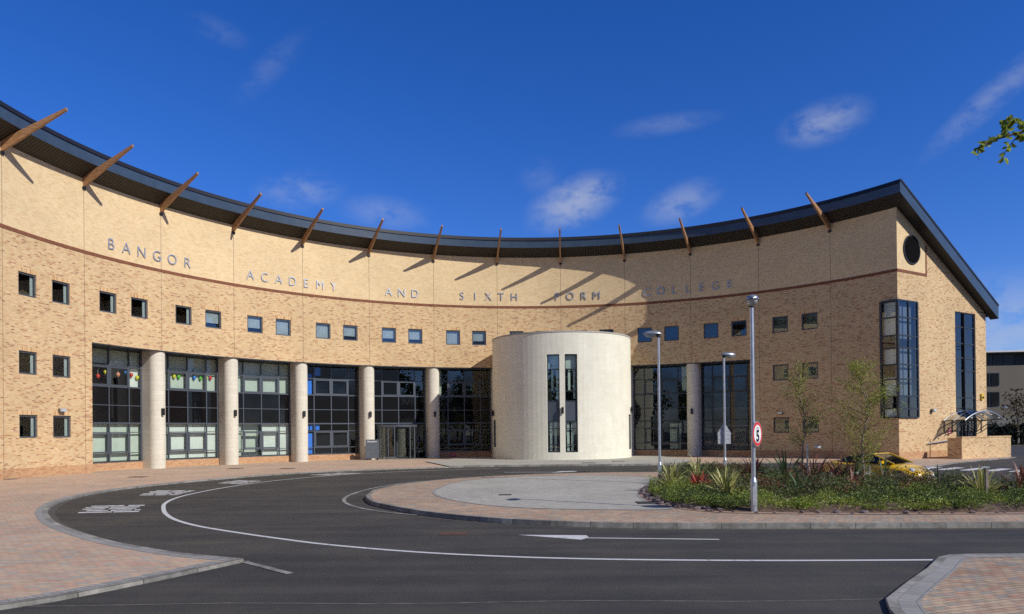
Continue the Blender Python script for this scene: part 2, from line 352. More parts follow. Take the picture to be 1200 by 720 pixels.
ribbon(g, k2, .13, .30, PZ + .004, None, 0); ribbon(g, [(-4.62, 11.55)] + pb[1:7], -.09, -.28, PZ + .0085, None, 0)
structure('paver_border', g, m_greypav)
# pale slab apron in front of the stone drum
ap = [p for p in kl if -4.4 < p[0] < 10.2 and p[1] > 40]
g = MB(); apo = offset(ap, .13)
g.poly(apo + [(11.6, 47.5), (11.0, 56), (-3.5, 57.2), (-6.3, 50)], 0, .11)
structure('slab_apron', g, m_slab)
g = MB(); ribbon(g, ap, -.003, .13, .115); ribbon(g, ap, -.003, -.003, 0, .115)
structure('apron_kerb', g, m_kerb)

# roundabout island
isl_f = [(-4.75, 22.9), (-4.29, 21.3), (-3.66, 20.1), (-2.34, 18.25), (-.99, 16.98), (.37, 16.15), (1.9, 15.6), (3.6, 15.32), (6.5, 15.12), (10.4, 14.95), (18, 14.8), (32, 14.7)]
isl_b = [(32, 20), (24, 20), (18.5, 20.6), (15.4, 21.6), (13.4, 23.4), (11.9, 26.2), (10.9, 29.6), (9.6, 32.6), (7.6, 33.9), (5, 34.4), (2.21, 33.95), (-.56, 32.75), (-3.05, 30.4), (-4.5, 27.6), (-4.95, 25.2)]
isl = smoothline(isl_f, 4)[:-1] + smoothline(isl_b, 4)
isl = isl[:-1] + [isl[-1]]
IZ = .12
g = MB(); g.poly(offset(isl, .13, True), 0, IZ); structure('island_paving', g, m_paver2)
g = MB(); ribbon(g, isl, 0, .13, IZ + .004, None, 0, True); ribbon(g, isl, 0, 0, 0, IZ + .004, 0, True)
structure('island_kerb', g, m_kerb)
g = MB(); ring = smoothline([(-2.5, 18.35), (-3.5, 19.2), (-4.5, 20.5), (-5.25, 22.2), (-5.6, 24.4), (-5.4, 27.4), (-4.5, 30.2), (-2.9, 32.2)], 5)
ribbon(g, ring, -.06, .06, .012); ribbon(g, ring, -.06, -.06, 0, .012); ribbon(g, ring, .06, .06, 0, .012)
structure('flush_kerb_ring', g, m_kerb)
slab = smoothline([(-2.75, 25.0), (-2.4, 28.2), (-1.2, 30.7), (.9, 32.0), (3.4, 32.1), (5.6, 30.6), (6.5, 28.4), (5.0, 26.2), (4.3, 24.4), (3.75, 22.3), (3.6, 20.3), (3.7, 19.0), (3.9, 18.2), (3.0, 18.0), (1.2, 18.35), (-.1, 18.95), (-1.1, 19.9), (-2.0, 21.4), (-2.6, 23.2)], 4, True)
g = MB(); g.poly(slab, 0, IZ + .004); structure('island_slabs', g, m_slab)
g = MB(); ribbon(g, slab, -.05, .05, IZ + .008, None, 0, True); structure('slab_edge_course', g, m_greypav)
# planting bed
bed_pts = [(5.64, 27.87), (4.86, 26.37), (4.2, 24.51), (3.78, 22.38), (3.66, 20.35), (3.8, 19.02), (4.1, 18.08), (4.62, 17.4), (5.4, 17.0), (7.6, 16.6), (11.4, 16.35), (18, 16.2), (30, 16.0), (30, 18.9), (24, 19.0), (18.2, 19.5), (14.9, 20.6), (12.8, 22.7), (11.1, 25.6), (10.0, 29.2), (8.6, 32), (6.9, 31.2), (6.3, 29.6)]
bed = smoothline(bed_pts, 3, True)
g = MB(); g.poly(bed, 0, IZ + .012); structure('gravel_edging', g, m_gravel)
def inside(x, y, poly):
    c = False; n = len(poly); j = n - 1
    for i in range(n):
        xi, yi = poly[i]; xj, yj = poly[j]
        if (yi > y) != (yj > y) and x < (xj - xi) * (y - yi) / (yj - yi) + xi: c = not c
        j = i
    return c
def edged(x, y, poly):
    d = 9
    for i in range(len(poly)):
        a, b = Vector(poly[i]), Vector(poly[(i + 1) % len(poly)]); p = Vector((x, y)); ab = b - a
        t = max(0, min(1, (p - a).dot(ab) / max(ab.length_squared, 1e-9))); d = min(d, (p - a - ab * t).length)
    return d
soil_o = offset(bed, .30, True) if inside(*offset(bed, .30, True)[5], bed) else offset(bed, -.30, True)
rings = [(soil_o, .135)]
sgn = .30 if inside(*offset(bed, .30, True)[5], bed) else -.30
g = MB()
r0 = soil_o; r1 = offset(bed, sgn * 2.2, True)
n = len(r0)
for i in range(n):
    j = (i + 1) % n
    g.face([(*r0[i], IZ + .016), (*r0[j], IZ + .016), (*r1[j], IZ + .13), (*r1[i], IZ + .13)], None)
g.poly(r1, 0, IZ + .13)
structure('planting_soil', g, m_soil)

# near right corner of block paving
cor = [(30, 11.7), (7.3, 11.72), (6.95, 11.68), (6.66, 11.48), (6.0, 10.62), (5.2, 9.68), (4.42, 8.72), (4.2, 8.2), (4.06, 7.7), (3.9, 3.0), (30, 3)]
CZ = .05
g = MB(); g.poly(offset(cor[:-1], .12) + [(30, 3)], 0, CZ); structure('corner_paving', g, m_paver2)
g = MB(); ribbon(g, cor[:-1], 0, .12, CZ + .004); ribbon(g, cor[:-1], 0, 0, 0, CZ + .004); structure('corner_kerb', g, m_kerb)
g = MB(); ribbon(g, cor[:-1], .12, .36, CZ + .004); structure('corner_paver_border', g, m_greypav)

# joint between two asphalt layings
g = MB(); sm_ = [(-9 + .9 * k, 9.05 + .05 * math.sin(k * 1.3) - .012 * k) for k in range(16)]
ribbon(g, sm_, -.02, .02, .003); structure('asphalt_joint', g, plain('tar_joint', (.13, .12, .10), .8, 0, .5, 4))
def gritm():
    m, nt, b, o = M('kerbside_grit'); tc = nd(nt, 'ShaderNodeTexCoord'); n = nd(nt, 'ShaderNodeTexNoise'); n.inputs['Scale'].default_value = 7; n.inputs['Detail'].default_value = 9; n.inputs['Roughness'].default_value = .75
    lk(nt, tc.outputs['Object'], n.inputs['Vector']); rr_ = ramp(nt, [(.42, (.060, .058, .055)), (.58, (.10, .085, .065)), (.68, (.24, .19, .13))]); lk(nt, n.outputs[0], rr_.inputs[0]); lk(nt, rr_.outputs[0], b.inputs['Base Color']); b.inputs['Roughness'].default_value = .95
    return m
m_grit = gritm()
g = MB(); ribbon(g, kl[:100], -.16, -.001, .0015); ribbon(g, isl[:56], -.14, -.001, .0015, None); structure('kerbside_grit', g, m_grit)
# painted markings
def marking(name, mb, mat=None): return structure(name, mb, mat or m_paint)
lane = smoothline([(-.89, 41.2), (-2.87, 40.6), (-5.4, 39.4), (-7.6, 37.7), (-9.1, 35.8), (-10.3, 33.7), (-11.1, 31.3), (-11.45, 28.6), (-11.5, 26.3), (-11.3, 24.2), (-10.75, 22.25), (-10.0, 20.6), (-9.25, 19.2), (-8.35, 17.85), (-7.24, 16.6), (-5.85, 15.4), (-4.63, 14.45), (-3.5, 13.65), (-1.79, 12.75), (-.22, 12.2), (1.24, 11.87), (2.9, 11.66), (4.6, 11.54), (6.6, 11.48)], 4)
g = MB(); ribbon(g, lane, -.055, .055, .004); marking('lane_line', g)
g = MB(); g.face([(.02, 14.72, .004), (1.24, 13.98, .004), (1.42, 14.24, .004), (1.40, 14.55, .004)]); g.face([(1.42, 14.24, .004), (1.38, 14.16, .004), (3.86, 13.79, .004), (3.86, 13.88, .004)]); marking('deflection_arrow', g)
g = MB(); g.face([(-.6, 37.3, .004), (-.6, 37.15, .004), (1.95, 36.95, .004), (1.95, 37.1, .004)]); g.face([(1.8, 36.6, .004), (3.0, 37.2, .004), (3.2, 37.8, .004), (2.3, 37.7, .004)]); marking('far_arrow', g)
for k in range(6):
    c = Vector((21.15, 37.25, .004)) + Vector((.70, -.70, 0)) * 1.02 * k; a = Vector((.75, .66, 0)); w = Vector((.66, -.75, 0))
    g = MB(); g.face([c - a * 1.4 - w * .26, c - a * 1.4 + w * .26, c + a * 1.4 + w * .26, c + a * 1.4 - w * .26]); marking('crossing_stripe', g)
# worn stencilled blocks along the outer lane
for quad, nb in (([(-11.85, 19.6), (-12.85, 21.75), (-11.2, 21.95), (-10.3, 19.8)], 5), ([(-13.3, 25.2), (-13.7, 27.6), (-12.0, 27.3), (-11.8, 25.2)], 5), ([(-13.0, 31.2), (-12.7, 33.2), (-11.3, 32.4), (-11.5, 30.4)], 5), ([(-10.6, 36.6), (-9.3, 38.5), (-7.9, 37.9), (-9.2, 35.9)], 5)):
    a, b, c, d = [Vector((*q, .004)) for q in quad]; g = MB(); rr = random.Random(nb + int(a.x * 10))
    for i in range(nb):
        t0, t1 = i / nb + .03, (i + .62) / nb + .03
        u0 = rr.uniform(0, .12); 
        while u0 < .95:
            u1 = min(1, u0 + rr.uniform(.25, .6)); q = lambda u, t: a.lerp(b, t).lerp(d.lerp(c, t), u)
            g.face([q(u0, t0), q(u1, t0 + rr.uniform(-.02, .02)), q(u1, t1), q(u0, t1)]); u0 = u1 + rr.uniform(.02, .08)
    marking('worn_lane_lettering', g, m_worn)

# ------------------------------------------------------------------ the building
bld = empty('school_building', (0, 0, 0), 0, 'long concave buff brick school building with dark oversailing roof, stone columns and pale drum', 'building')
W = MB()           # lower facade; materials: 0 mixed brick, 1 soldier, 2 reveal shade brick
def grid_wall(mb, bs, hs, holes, pos, uvf, m=0, depth=.11, skip=None):
    for b0, b1 in zip(bs, bs[1:]):
        bm_ = (b0 + b1) / 2
        for h0, h1 in zip(hs, hs[1:]):
            hm = (h0 + h1) / 2
            if any(x0 < bm_ < x1 and y0 < hm < y1 for x0, x1, y0, y1, *_ in holes): continue
            if skip and skip(bm_, hm): continue
            mb.face([pos(b0, 0, h0), pos(b1, 0, h0), pos(b1, 0, h1), pos(b0, 0, h1)], [uvf(b0, h0), uvf(b1, h0), uvf(b1, h1), uvf(b0, h1)], m)
    for hole in holes:
        x0, x1, y0, y1 = hole[:4]; dp = hole[4] if len(hole) > 4 else depth
        xs = [x for x in bs if x0 - 1e-6 <= x <= x1 + 1e-6]
        for u in (x0, x1):
            a = [pos(u, 0, y0), pos(u, dp, y0), pos(u, dp, y1), pos(u, 0, y1)]; uv = [(0, y0), (dp, y0), (dp, y1), (0, y1)]
            if u == x1: a = a[::-1]; uv = uv[::-1]
            mb.face(a, uv, m)
        for xa, xb in zip(xs, xs[1:]):
            if y0 > .02: mb.face([pos(xa, 0, y0), pos(xb, 0, y0), pos(xb, dp, y0), pos(xa, dp, y0)], [(xa, 0), (xb, 0), (xb, dp), (xa, dp)], m)
            mb.face([pos(xa, dp, y1), pos(xb, dp, y1), pos(xb, 0, y1), pos(xa, 0, y1)], [(xa, 0), (xb, 0), (xb, dp), (xa, dp)], m)
uvb = lambda b, h: (b * BAY, h)
HB0, HB1, HT, HS = 11.98, 12.16, 16.05, 7.2
B_L = -3.4
wins = []   # (b0,b1,h0,h1)
for i in range(-3, 12):
    for a, b in ((.188, .408), (.597, .818)):
        if i + b > B_L and not (i == 11 and a > .5):
            wins.append((i + a, i + b, 9.0, 10.15))
            if i < 0: wins += [(i + a, i + b, 5.15, 6.29), (i + a, i + b, 2.01, 3.15)]
            if i == 10: wins += [(i + a, i + b, 5.55, 6.70), (i + a, i + b, 1.80, 2.92)]
wins = [w for w in wins if not (w[0] > 11)]   # the last bay carries only the corner window
OB0, OB1 = .088, 9.872
holes = wins + [(OB0, OB1, 0.0, HS, 1.35), (11.66, BC, 2.72, 10.2, .12)]
bs = sorted(set([round(B_L + .1 * k, 4) for k in range(int((BC - B_L) / .1) + 1)] + [BC] + [w for q in holes for w in q[:2]]))
bs = [b for k, b in enumerate(bs) if k == 0 or b - bs[k - 1] > 1e-6]
hs = sorted(set([0, .54, HS, HB0] + [w for q in holes for w in q[2:4]]))
grid_wall(W, bs, [h for h in hs if h >= .54], holes, P, uvb)
for (a, b, h0, h1) in wins:       # soldier heads, 2 mm proud
    a, b = a - .02, b + .02
    W.face([P(a, -.003, h1 + .002), P(b, -.003, h1 + .002), P(b, -.003, h1 + .22), P(a, -.003, h1 + .22)], [uvb(a, 0), uvb(b, 0), uvb(b, .22), uvb(a, .22)], 1)
W.build('lower_facade_wall', [m_brick, m_sold], bld)
g = MB(); grid_wall(g, [b for b in bs if b <= OB0 + 1e-6], [0, .54], [], P, uvb); g.build('plinth', m_plinth, bld); g = MB(); grid_wall(g, [b for b in bs if b >= OB1 - 1e-6], [0, .54], [], P, uvb)
# dwarf walls under the glazing
GD = 1.25
g.build('plinth', m_plinth, bld)
for i in range(0, 10):
    if i == 4: continue
    g = MB()
    a, b = max(OB0, i + .09), min(OB1, i + .91)
    st = [a + (b - a) * k / 8 for k in range(9)]
    for x0, x1 in zip(st, st[1:]):
        g.face([P(x0, GD - .08, 0), P(x1, GD - .08, 0), P(x1, GD - .08, .5), P(x0, GD - .08, .5)], [uvb(x0, 0), uvb(x1, 0), uvb(x1, .5), uvb(x0, .5)])
        g.face([P(x0, GD - .08, .5), P(x1, GD - .08, .5), P(x1, GD + .2, .5), P(x0, GD + .2, .5)], [uvb(x0, 0), uvb(x1, 0), uvb(x1, .3), uvb(x0, .3)])
    g.build('dwarf_wall', m_plinth, bld)
g = MB(); bu = [b for b in bs]
for x0, x1 in zip(bu, bu[1:]):
    g.face([P(x0, 0, HB1), P(x1, 0, HB1), P(x1, 0, HT + .05), P(x0, 0, HT + .05)], [uvb(x0, HB1), uvb(x1, HB1), uvb(x1, HT), uvb(x0, HT)])
g.build('upper_facade_wall', m_pale, bld)
g = MB()
for x0, x1 in zip(bu, bu[1:]):
    g.face([P(x0, -.02, HB0), P(x1, -.02, HB0), P(x1, -.02, HB1), P(x0, -.02, HB1)], [uvb(x0, 0), uvb(x1, 0), uvb(x1, .2), uvb(x0, .2)])
    g.face([P(x0, -.02, HB1), P(x1, -.02, HB1), P(x1, .05, HB1), P(x0, .05, HB1)]); g.face([P(x0, .05, HB0), P(x1, .05, HB0), P(x1, -.02, HB0), P(x0, -.02, HB0)])
for s0, s1, z0, z1 in ((0, 3.36, HB0, HB1), (3.24, 3.36, HB1, 14.05)):
    g.face([G(s0 - .02, .02, z0), G(s1, .02, z0), G(s1, .02, z1), G(s0 - .02, .02, z1)], [(s0, z0), (s1, z0), (s1, z1), (s0, z1)])
g.build('brown_brick_band', m_band, bld)
m_joint = plain('joint_sealant', (.22, .15, .09), .8)
for i in range(-3, 12):
    w = .0025
    for z0, z1 in ((.0 if (i <= 0 or i > 9) else HS, HB0), (HB1, HT - .4)):
        g = MB(); g.face([P(i - w, -.003, z0), P(i + w, -.003, z0), P(i + w, -.003, z1), P(i - w, -.003, z1)])
        g.build('movement_joint', m_joint, bld)

# opening soffit + window head
g = MB(); st = [OB0 + (OB1 - OB0) * k / 100 for k in range(101)]
for x0, x1 in zip(st, st[1:]):
    g.face([P(x0, GD, HS - .01), P(x1, GD, HS - .01), P(x1, 0.01, HS - .01), P(x0, 0.01, HS - .01)], [uvb(x0, 0), uvb(x1, 0), uvb(x1, 1.2), uvb(x0, 1.2)])
    g.face([P(x0, -.012, HS - .06), P(x1, -.012, HS - .06), P(x1, -.012, HS + .01), P(x0, -.012, HS + .01)])
g.build('opening_soffit', m_frame, bld)

# back, left end, gable
g = MB(); bb = [B_L + (BC - B_L) * k / 40 for k in range(41)]
for x0, x1 in zip(bb, bb[1:]):
    g.face([P(x1, 10.84, 0), P(x0, 10.84, 0), P(x0, 10.84, 10.3), P(x1, 10.84, 10.3)], [uvb(x1, 0), uvb(x0, 0), uvb(x0, 10.3), uvb(x1, 10.3)])
g.face([P(B_L, 10.84, 0), P(B_L, 0, 0), P(B_L, 0, HT), P(B_L, 10.84, 10.1)], [(0, 0), (10.84, 0), (10.84, HT), (0, 10.1)])
g.build('rear_wall', m_brick, bld)
slope = (HT - 10.1) / 10.84
topz = lambda s: HT - slope * s
gh = [(0, 2.13, 2.72, 10.2, .12), (6.76, 9.42, .33, 9.98, .14)]
g = MB(); ss = sorted(set([0, 2.13, 3.3, 6.76, 9.42, 10.84])); hh = [.54, 2.72, 9.98, 10.2]
for s0, s1 in zip(ss, ss[1:]):
    sm = (s0 + s1) / 2
    for z0, z1 in zip(hh, hh[1:]):
        if any(a < sm < b and c < (z0 + z1) / 2 < d for a, b, c, d, _ in gh): continue
        if z1 > topz(s1): # the low end under the verge
            g.face([G(s0, 0, z0), G(s1, 0, z0), G(s1, 0, max(z0, topz(s1))), G(s0, 0, min(z1, topz(s0)))], [(s0, z0), (s1, z0), (s1, topz(s1)), (s0, min(z1, topz(s0)))])
        else: g.face([G(s0, 0, z0), G(s1, 0, z0), G(s1, 0, z1), G(s0, 0, z1)], [(s0, z0), (s1, z0), (s1, z1), (s0, z1)])
    zt = 10.2
    if sm < 3.3:
        g.face([G(s0, 0, zt), G(s1, 0, zt), G(s1, 0, HB0), G(s0, 0, HB0)], [(s0, zt), (s1, zt), (s1, HB0), (s0, HB0)])
        g.face([G(s0, 0, HB1), G(s1, 0, HB1), G(s1, 0, topz(s1)), G(s0, 0, topz(s0))], [(s0, HB1), (s1, HB1), (s1, topz(s1)), (s0, topz(s0))], 1)
    elif s0 < 9.4:
        g.face([G(s0, 0, zt), G(s1, 0, zt), G(s1, 0, topz(s1)), G(s0, 0, topz(s0))], [(s0, zt), (s1, zt), (s1, topz(s1)), (s0, topz(s0))])
    else:
        sx = (HT - zt) / slope; g.face([G(s0, 0, zt), G(sx, 0, zt), G(s0, 0, topz(s0))], [(s0, zt), (sx, zt), (s0, topz(s0))])
for (a, b, c, d, dp) in gh:
    for s, sg in ((a, 1), (b, -1)):
        if s == 0: continue
        g.face([G(s, 0, c), G(s, -dp, c), G(s, -dp, d), G(s, 0, d)], [(0, c), (dp, c), (dp, d), (0, d)])
    g.face([G(a, 0, c), G(b, 0, c), G(b, -dp, c), G(a, -dp, c)], [(a, 0), (b, 0), (b, dp), (a, dp)]); g.face([G(a, 0, d), G(b, 0, d), G(b, -dp, d), G(a, -dp, d)], [(a, 0), (b, 0), (b, dp), (a, dp)])
g.build('gable_wall', [m_brick, m_pale], bld)
g = MB()
for s0, s1 in ((0, 6.76), (9.42, 10.84)): g.face([G(s0, 0, 0), G(s1, 0, 0), G(s1, 0, .54), G(s0, 0, .54)], [(s0, 0), (s1, 0), (s1, .54), (s0, .54)])
g.build('gable_plinth', m_plinth, bld)
# round louvre
def gmat(s, off, h):   # local x along gable, y out, z up
    return Matrix(((GS.x, GN.x, 0, 0), (GS.y, GN.y, 0, 0), (0, 0, 1, 0), (0, 0, 0, 1))).__class__(((GS.x, GN.x, 0, G(s, off, h).x), (GS.y, GN.y, 0, G(s, off, h).y), (0, 0, 1, h), (0, 0, 0, 1)))
GM = gmat(1.62, .01, 13.53)
lv = MB(); lv.lathe([(.95, -.05), (.95, .05), (.86, .05), (.86, -.02)], M=GM @ Matrix.Rotation(-PI / 2, 4, 'X'), n=32)
lo = lv.build('round_louvre', m_gutter, bld)
sl = MB()
for k in range(17):
    z = -.82 + k * 1.64 / 16; w = math.sqrt(max(.0, .86 ** 2 - z * z)); sl.box((0, .02, z), (2 * w, .03, .075), GM)
m_matt = plain('matt_black', (.008, .008, .009), 1.0, 0, .1, spec=.05)
sl.build('louvre_blades', m_matt, lo)
bk_ = MB(); bk_.lathe([(0, .012), (.87, .012)], M=GM @ Matrix.Rotation(-PI / 2, 4, 'X'), n=32); bk_.build('louvre_backing', m_matt, lo)

# roof, fascia, gutter, soffit
def bend(dr):  # verge runs wider at the eaves over the court
    k = (dr + 1.0) / 12.5; off = .85 + (.55 - .85) * k
    return BC + off / (R + dr) / DT
def RT(b, dr, h): return P(B_L - .1 + (b - 0) * (bend(dr) - B_L + .1), dr, h)
n = 170; E0, E1 = -.95, 11.5
tz = lambda dr: 17.42 - .54 * (dr + .95)
r = MB(); fa = MB(); gu = MB(); so = MB()
PA, PB, PC = (-1.0, 16.60), (-1.0, 17.16), (-.95, 17.42)
for k in range(n):
    u0, u1 = k / n, (k + 1) / n; L0, L1 = u0 * 80, u1 * 80
    for d0, d1 in ((-.95, 0), (0, E1)): r.face([RT(u0, d0, tz(d0)), RT(u1, d0, tz(d0)), RT(u1, d1, tz(d1)), RT(u0, d1, tz(d1))])
    fa.face([RT(u0, *PA), RT(u1, *PA), RT(u1, *PB), RT(u0, *PB)], [(L0, 0), (L1, 0), (L1, .6), (L0, .6)])
    gu.face([RT(u0, *PB), RT(u1, *PB), RT(u1, PB[0] - .06, PB[1]), RT(u0, PB[0] - .06, PB[1])])
    gu.face([RT(u0, PB[0] - .06, PB[1]), RT(u1, PB[0] - .06, PB[1]), RT(u1, *PC), RT(u0, *PC)])
    so.face([RT(u0, 0, 16.05), RT(u1, 0, 16.05), RT(u1, *PA), RT(u0, *PA)], [(L0, 0), (L1, 0), (L1, 1.6), (L0, 1.6)])
    so.face([RT(u0, 10.84, 10.08), RT(u1, 10.84, 10.08), RT(u1, E1, 9.95), RT(u0, E1, 9.95)], None, 1)
    fa.face([RT(u1, E1, 9.95), RT(u0, E1, 9.95), RT(u0, E1, tz(E1)), RT(u1, E1, tz(E1))], None)
# verge over the gable
for d0, d1, z0, z1 in ((-1.0, 0, 16.60, 16.05), (0, E1, 16.05, HT - slope * E1)):
    fa.face([RT(1, d0, z0), RT(1, d1, z1), RT(1, d1, tz(d1)), RT(1, d0, tz(d0))], [(d0, 0), (d1, 0), (d1, .6), (d0, .6)])
    so.face([P(BC, d0, z0 - .004), P(BC, d1, z1 - .004), RT(1, d1, z1 - .004), RT(1, d0, z0 - .004)], None, 1)
def gutcap(d0, d1):
    a0, a1 = RT(1, d0, 0), RT(1, d1, 0)
    gu.face([a0 + GN * .04 + Vector((0, 0, tz(d0) - .10)), a1 + GN * .04 + Vector((0, 0, tz(d1) - .10)), a1 + GN * .04 + Vector((0, 0, tz(d1) + .03)), a0 + GN * .04 + Vector((0, 0, tz(d0) + .03))])
gutcap(E0, E1)
r.build('roof_covering', m_roof, bld); fa.build('fascia', m_fascia, bld); gu.build('gutter', m_gutter, bld); so.build('roof_soffit', [m_soffit, m_gutter], bld)
# timber outriggers
for i in range(-1, 12):
    g = MB(); t = .0 
    t = T0 + i * DT; U = Vector((cos(t), -sin(t), 0)) * .06
    prof = [(.1, 15.56), (.1, 16.08), (-3.28, 17.50), (-3.28, 17.38), (-.05, 15.60)]
    pr = [P(i, d, z) for d, z in prof]; n_ = len(pr)
    g.face([p - U for p in pr], [(d, z) for d, z in prof]); g.face([p + U for p in pr[::-1]], [(d, z) for d, z in prof[::-1]])
    for k in range(n_):
        a, b = pr[k], pr[(k + 1) % n_]; l = (b - a).length
        g.face([a - U, a + U, b + U, b - U], [(0, 0), (0, .17), (l, .17), (l, 0)])
    bo = g.build('timber_beam', m_timber, bld)
    g = MB(); c = P(i, -.03, 15.52); g.box((0, 0, 0), (.2, .1, .14), Matrix.Translation(c) @ Matrix.Rotation(-t, 4, 'Z')); g.build('beam_shoe', m_black, bo)

# columns: round nose, fin running back to the glass
cm = MB(); nn = 20; rc = .475; pts = []
for k in range(nn + 1):
    a = PI + PI * k / nn; pts.append((rc * cos(a), rc * sin(a)))       # nose towards -y
pts = [(-rc, .95)] + pts + [(rc, .95)]
L = 0
for (x0, y0), (x1, y1) in zip(pts, pts[1:]):
    l = math.hypot(x1 - x0, y1 - y0); curved = l < .2
    cm.face([(x0, y0, 0), (x1, y1, 0), (x1, y1, HS), (x0, y0, HS)], [(L, 0), (L + l, 0), (L + l, HS), (L, HS)], 0, curved); L += l
cm.face([(x, y, HS - .012) for x, y in pts])
col0 = None
for i in range(1, 10):
    if i == 7: continue
    t = T0 + i * DT; c = P(i, .5, 0)
    if col0 is None: o = cm.build('column', m_colstone, bld, merge=True); col0 = o
    else: o = col0.copy(); COL.objects.link(o)
    o.location = c; o.rotation_euler.z = -t
    l = MB(); l.box((0, -rc - .10, 0), (.15, .14, .42)); l.box((0, -rc - .02, 0), (.09, .08, .16))
    lo_ = l.build('column_light', m_black, o); lo_.location = (0, 0, 3.5)

# --- small square windows
ww, wh = .218 * BAY, 1.15
def window_proto(w, h):
    f = MB(); t = .085
    for c, s in (((0, 0, t / 2), (w, .07, t)), ((0, 0, h - t / 2), (w, .07, t)), ((-w / 2 + t / 2, 0, h / 2), (t, .07, h - 2 * t)), ((w / 2 - t / 2, 0, h / 2), (t, .07, h - 2 * t))): f.box(c, s)
    return f
m_dimblind = plain('shade_toned_blind', (.20, .21, .17), .8)  # shade on the right-hand windows put into a darker blind colour
m_wframe = plain('window_frame_grey', (.075, .082, .10), .45, 0, .05)
proto = None; blind_me = {}
def mesh_quadbox(x0, x1, z0, z1, y, m=0, th=.02):
    b = MB(); b.box(((x0 + x1) / 2, y, (z0 + z1) / 2), (x1 - x0, th, z1 - z0), None, m); return b
def corrug(x0, x1, z0, z1, y, step=.09, amp=.015):
    b = MB(); n = max(2, int((x1 - x0) / step)); xs = [x0 + (x1 - x0) * k / n for k in range(n + 1)]
    for k in range(n): b.face([(xs[k], y + amp, z0), (xs[k + 1] - .004, y - amp, z0), (xs[k + 1] - .004, y - amp, z1), (xs[k], y + amp, z1)])
    return b
glz = None; me_cache = {}
def cached(key, fn, name, mats, parent):
    if key in me_cache:
        o = bpy.data.objects.new(name, me_cache[key]); COL.objects.link(o); o.parent = parent; return o
    o = fn().build(name, mats, parent); me_cache[key] = o.data; return o
def mull(w, h):
    f = window_proto(w, h); return f
for (b0, b1, h0, h1) in wins:
    bc = (b0 + b1) / 2; t = T0 + bc * DT; w = .22 * BAY * 1.0
    fr = cached(('f', round(h1 - h0, 2)), lambda: window_proto(w, h1 - h0), 'window', m_wframe, bld)
    fr.location = P(bc, .085, h0); fr.rotation_euler.z = -t
    refl = bc < 9
    cached(('g', round(h1 - h0, 2), refl), lambda: mesh_quadbox(-w / 2 + .07, w / 2 - .07, .07, h1 - h0 - .07, .0, th=.012), 'window_pane', m_glass_r if refl else m_glass, fr)
    rr = random.Random(int(bc * 77 + h0 * 13)); 
    if 1.5 < bc < 7.2 and h0 > 8:
        z = rr.choice([.08, .08, .08, .35]); cached(('b', z), lambda: mesh_quadbox(-w / 2 + .06, w / 2 - .06, z, 1.08, .13), 'roller_blind', plain('grey_blind', (.70, .73, .72), .8), fr)
    elif bc > 9.9:
        z = .08 if h0 > 5 else .08; cached(('bb', h0 > 5), lambda: corrug(-w / 2 + .07, w / 2 - .07, .08, 1.05 if h0 > 5 else .72, .16), 'vertical_blind', m_dimblind, fr)
    elif bc < 1.5:
        cached(('c', 0), lambda: corrug(w / 2 - .24, w / 2 - .09, .08, 1.05, .07), 'curtain', m_blind, fr)

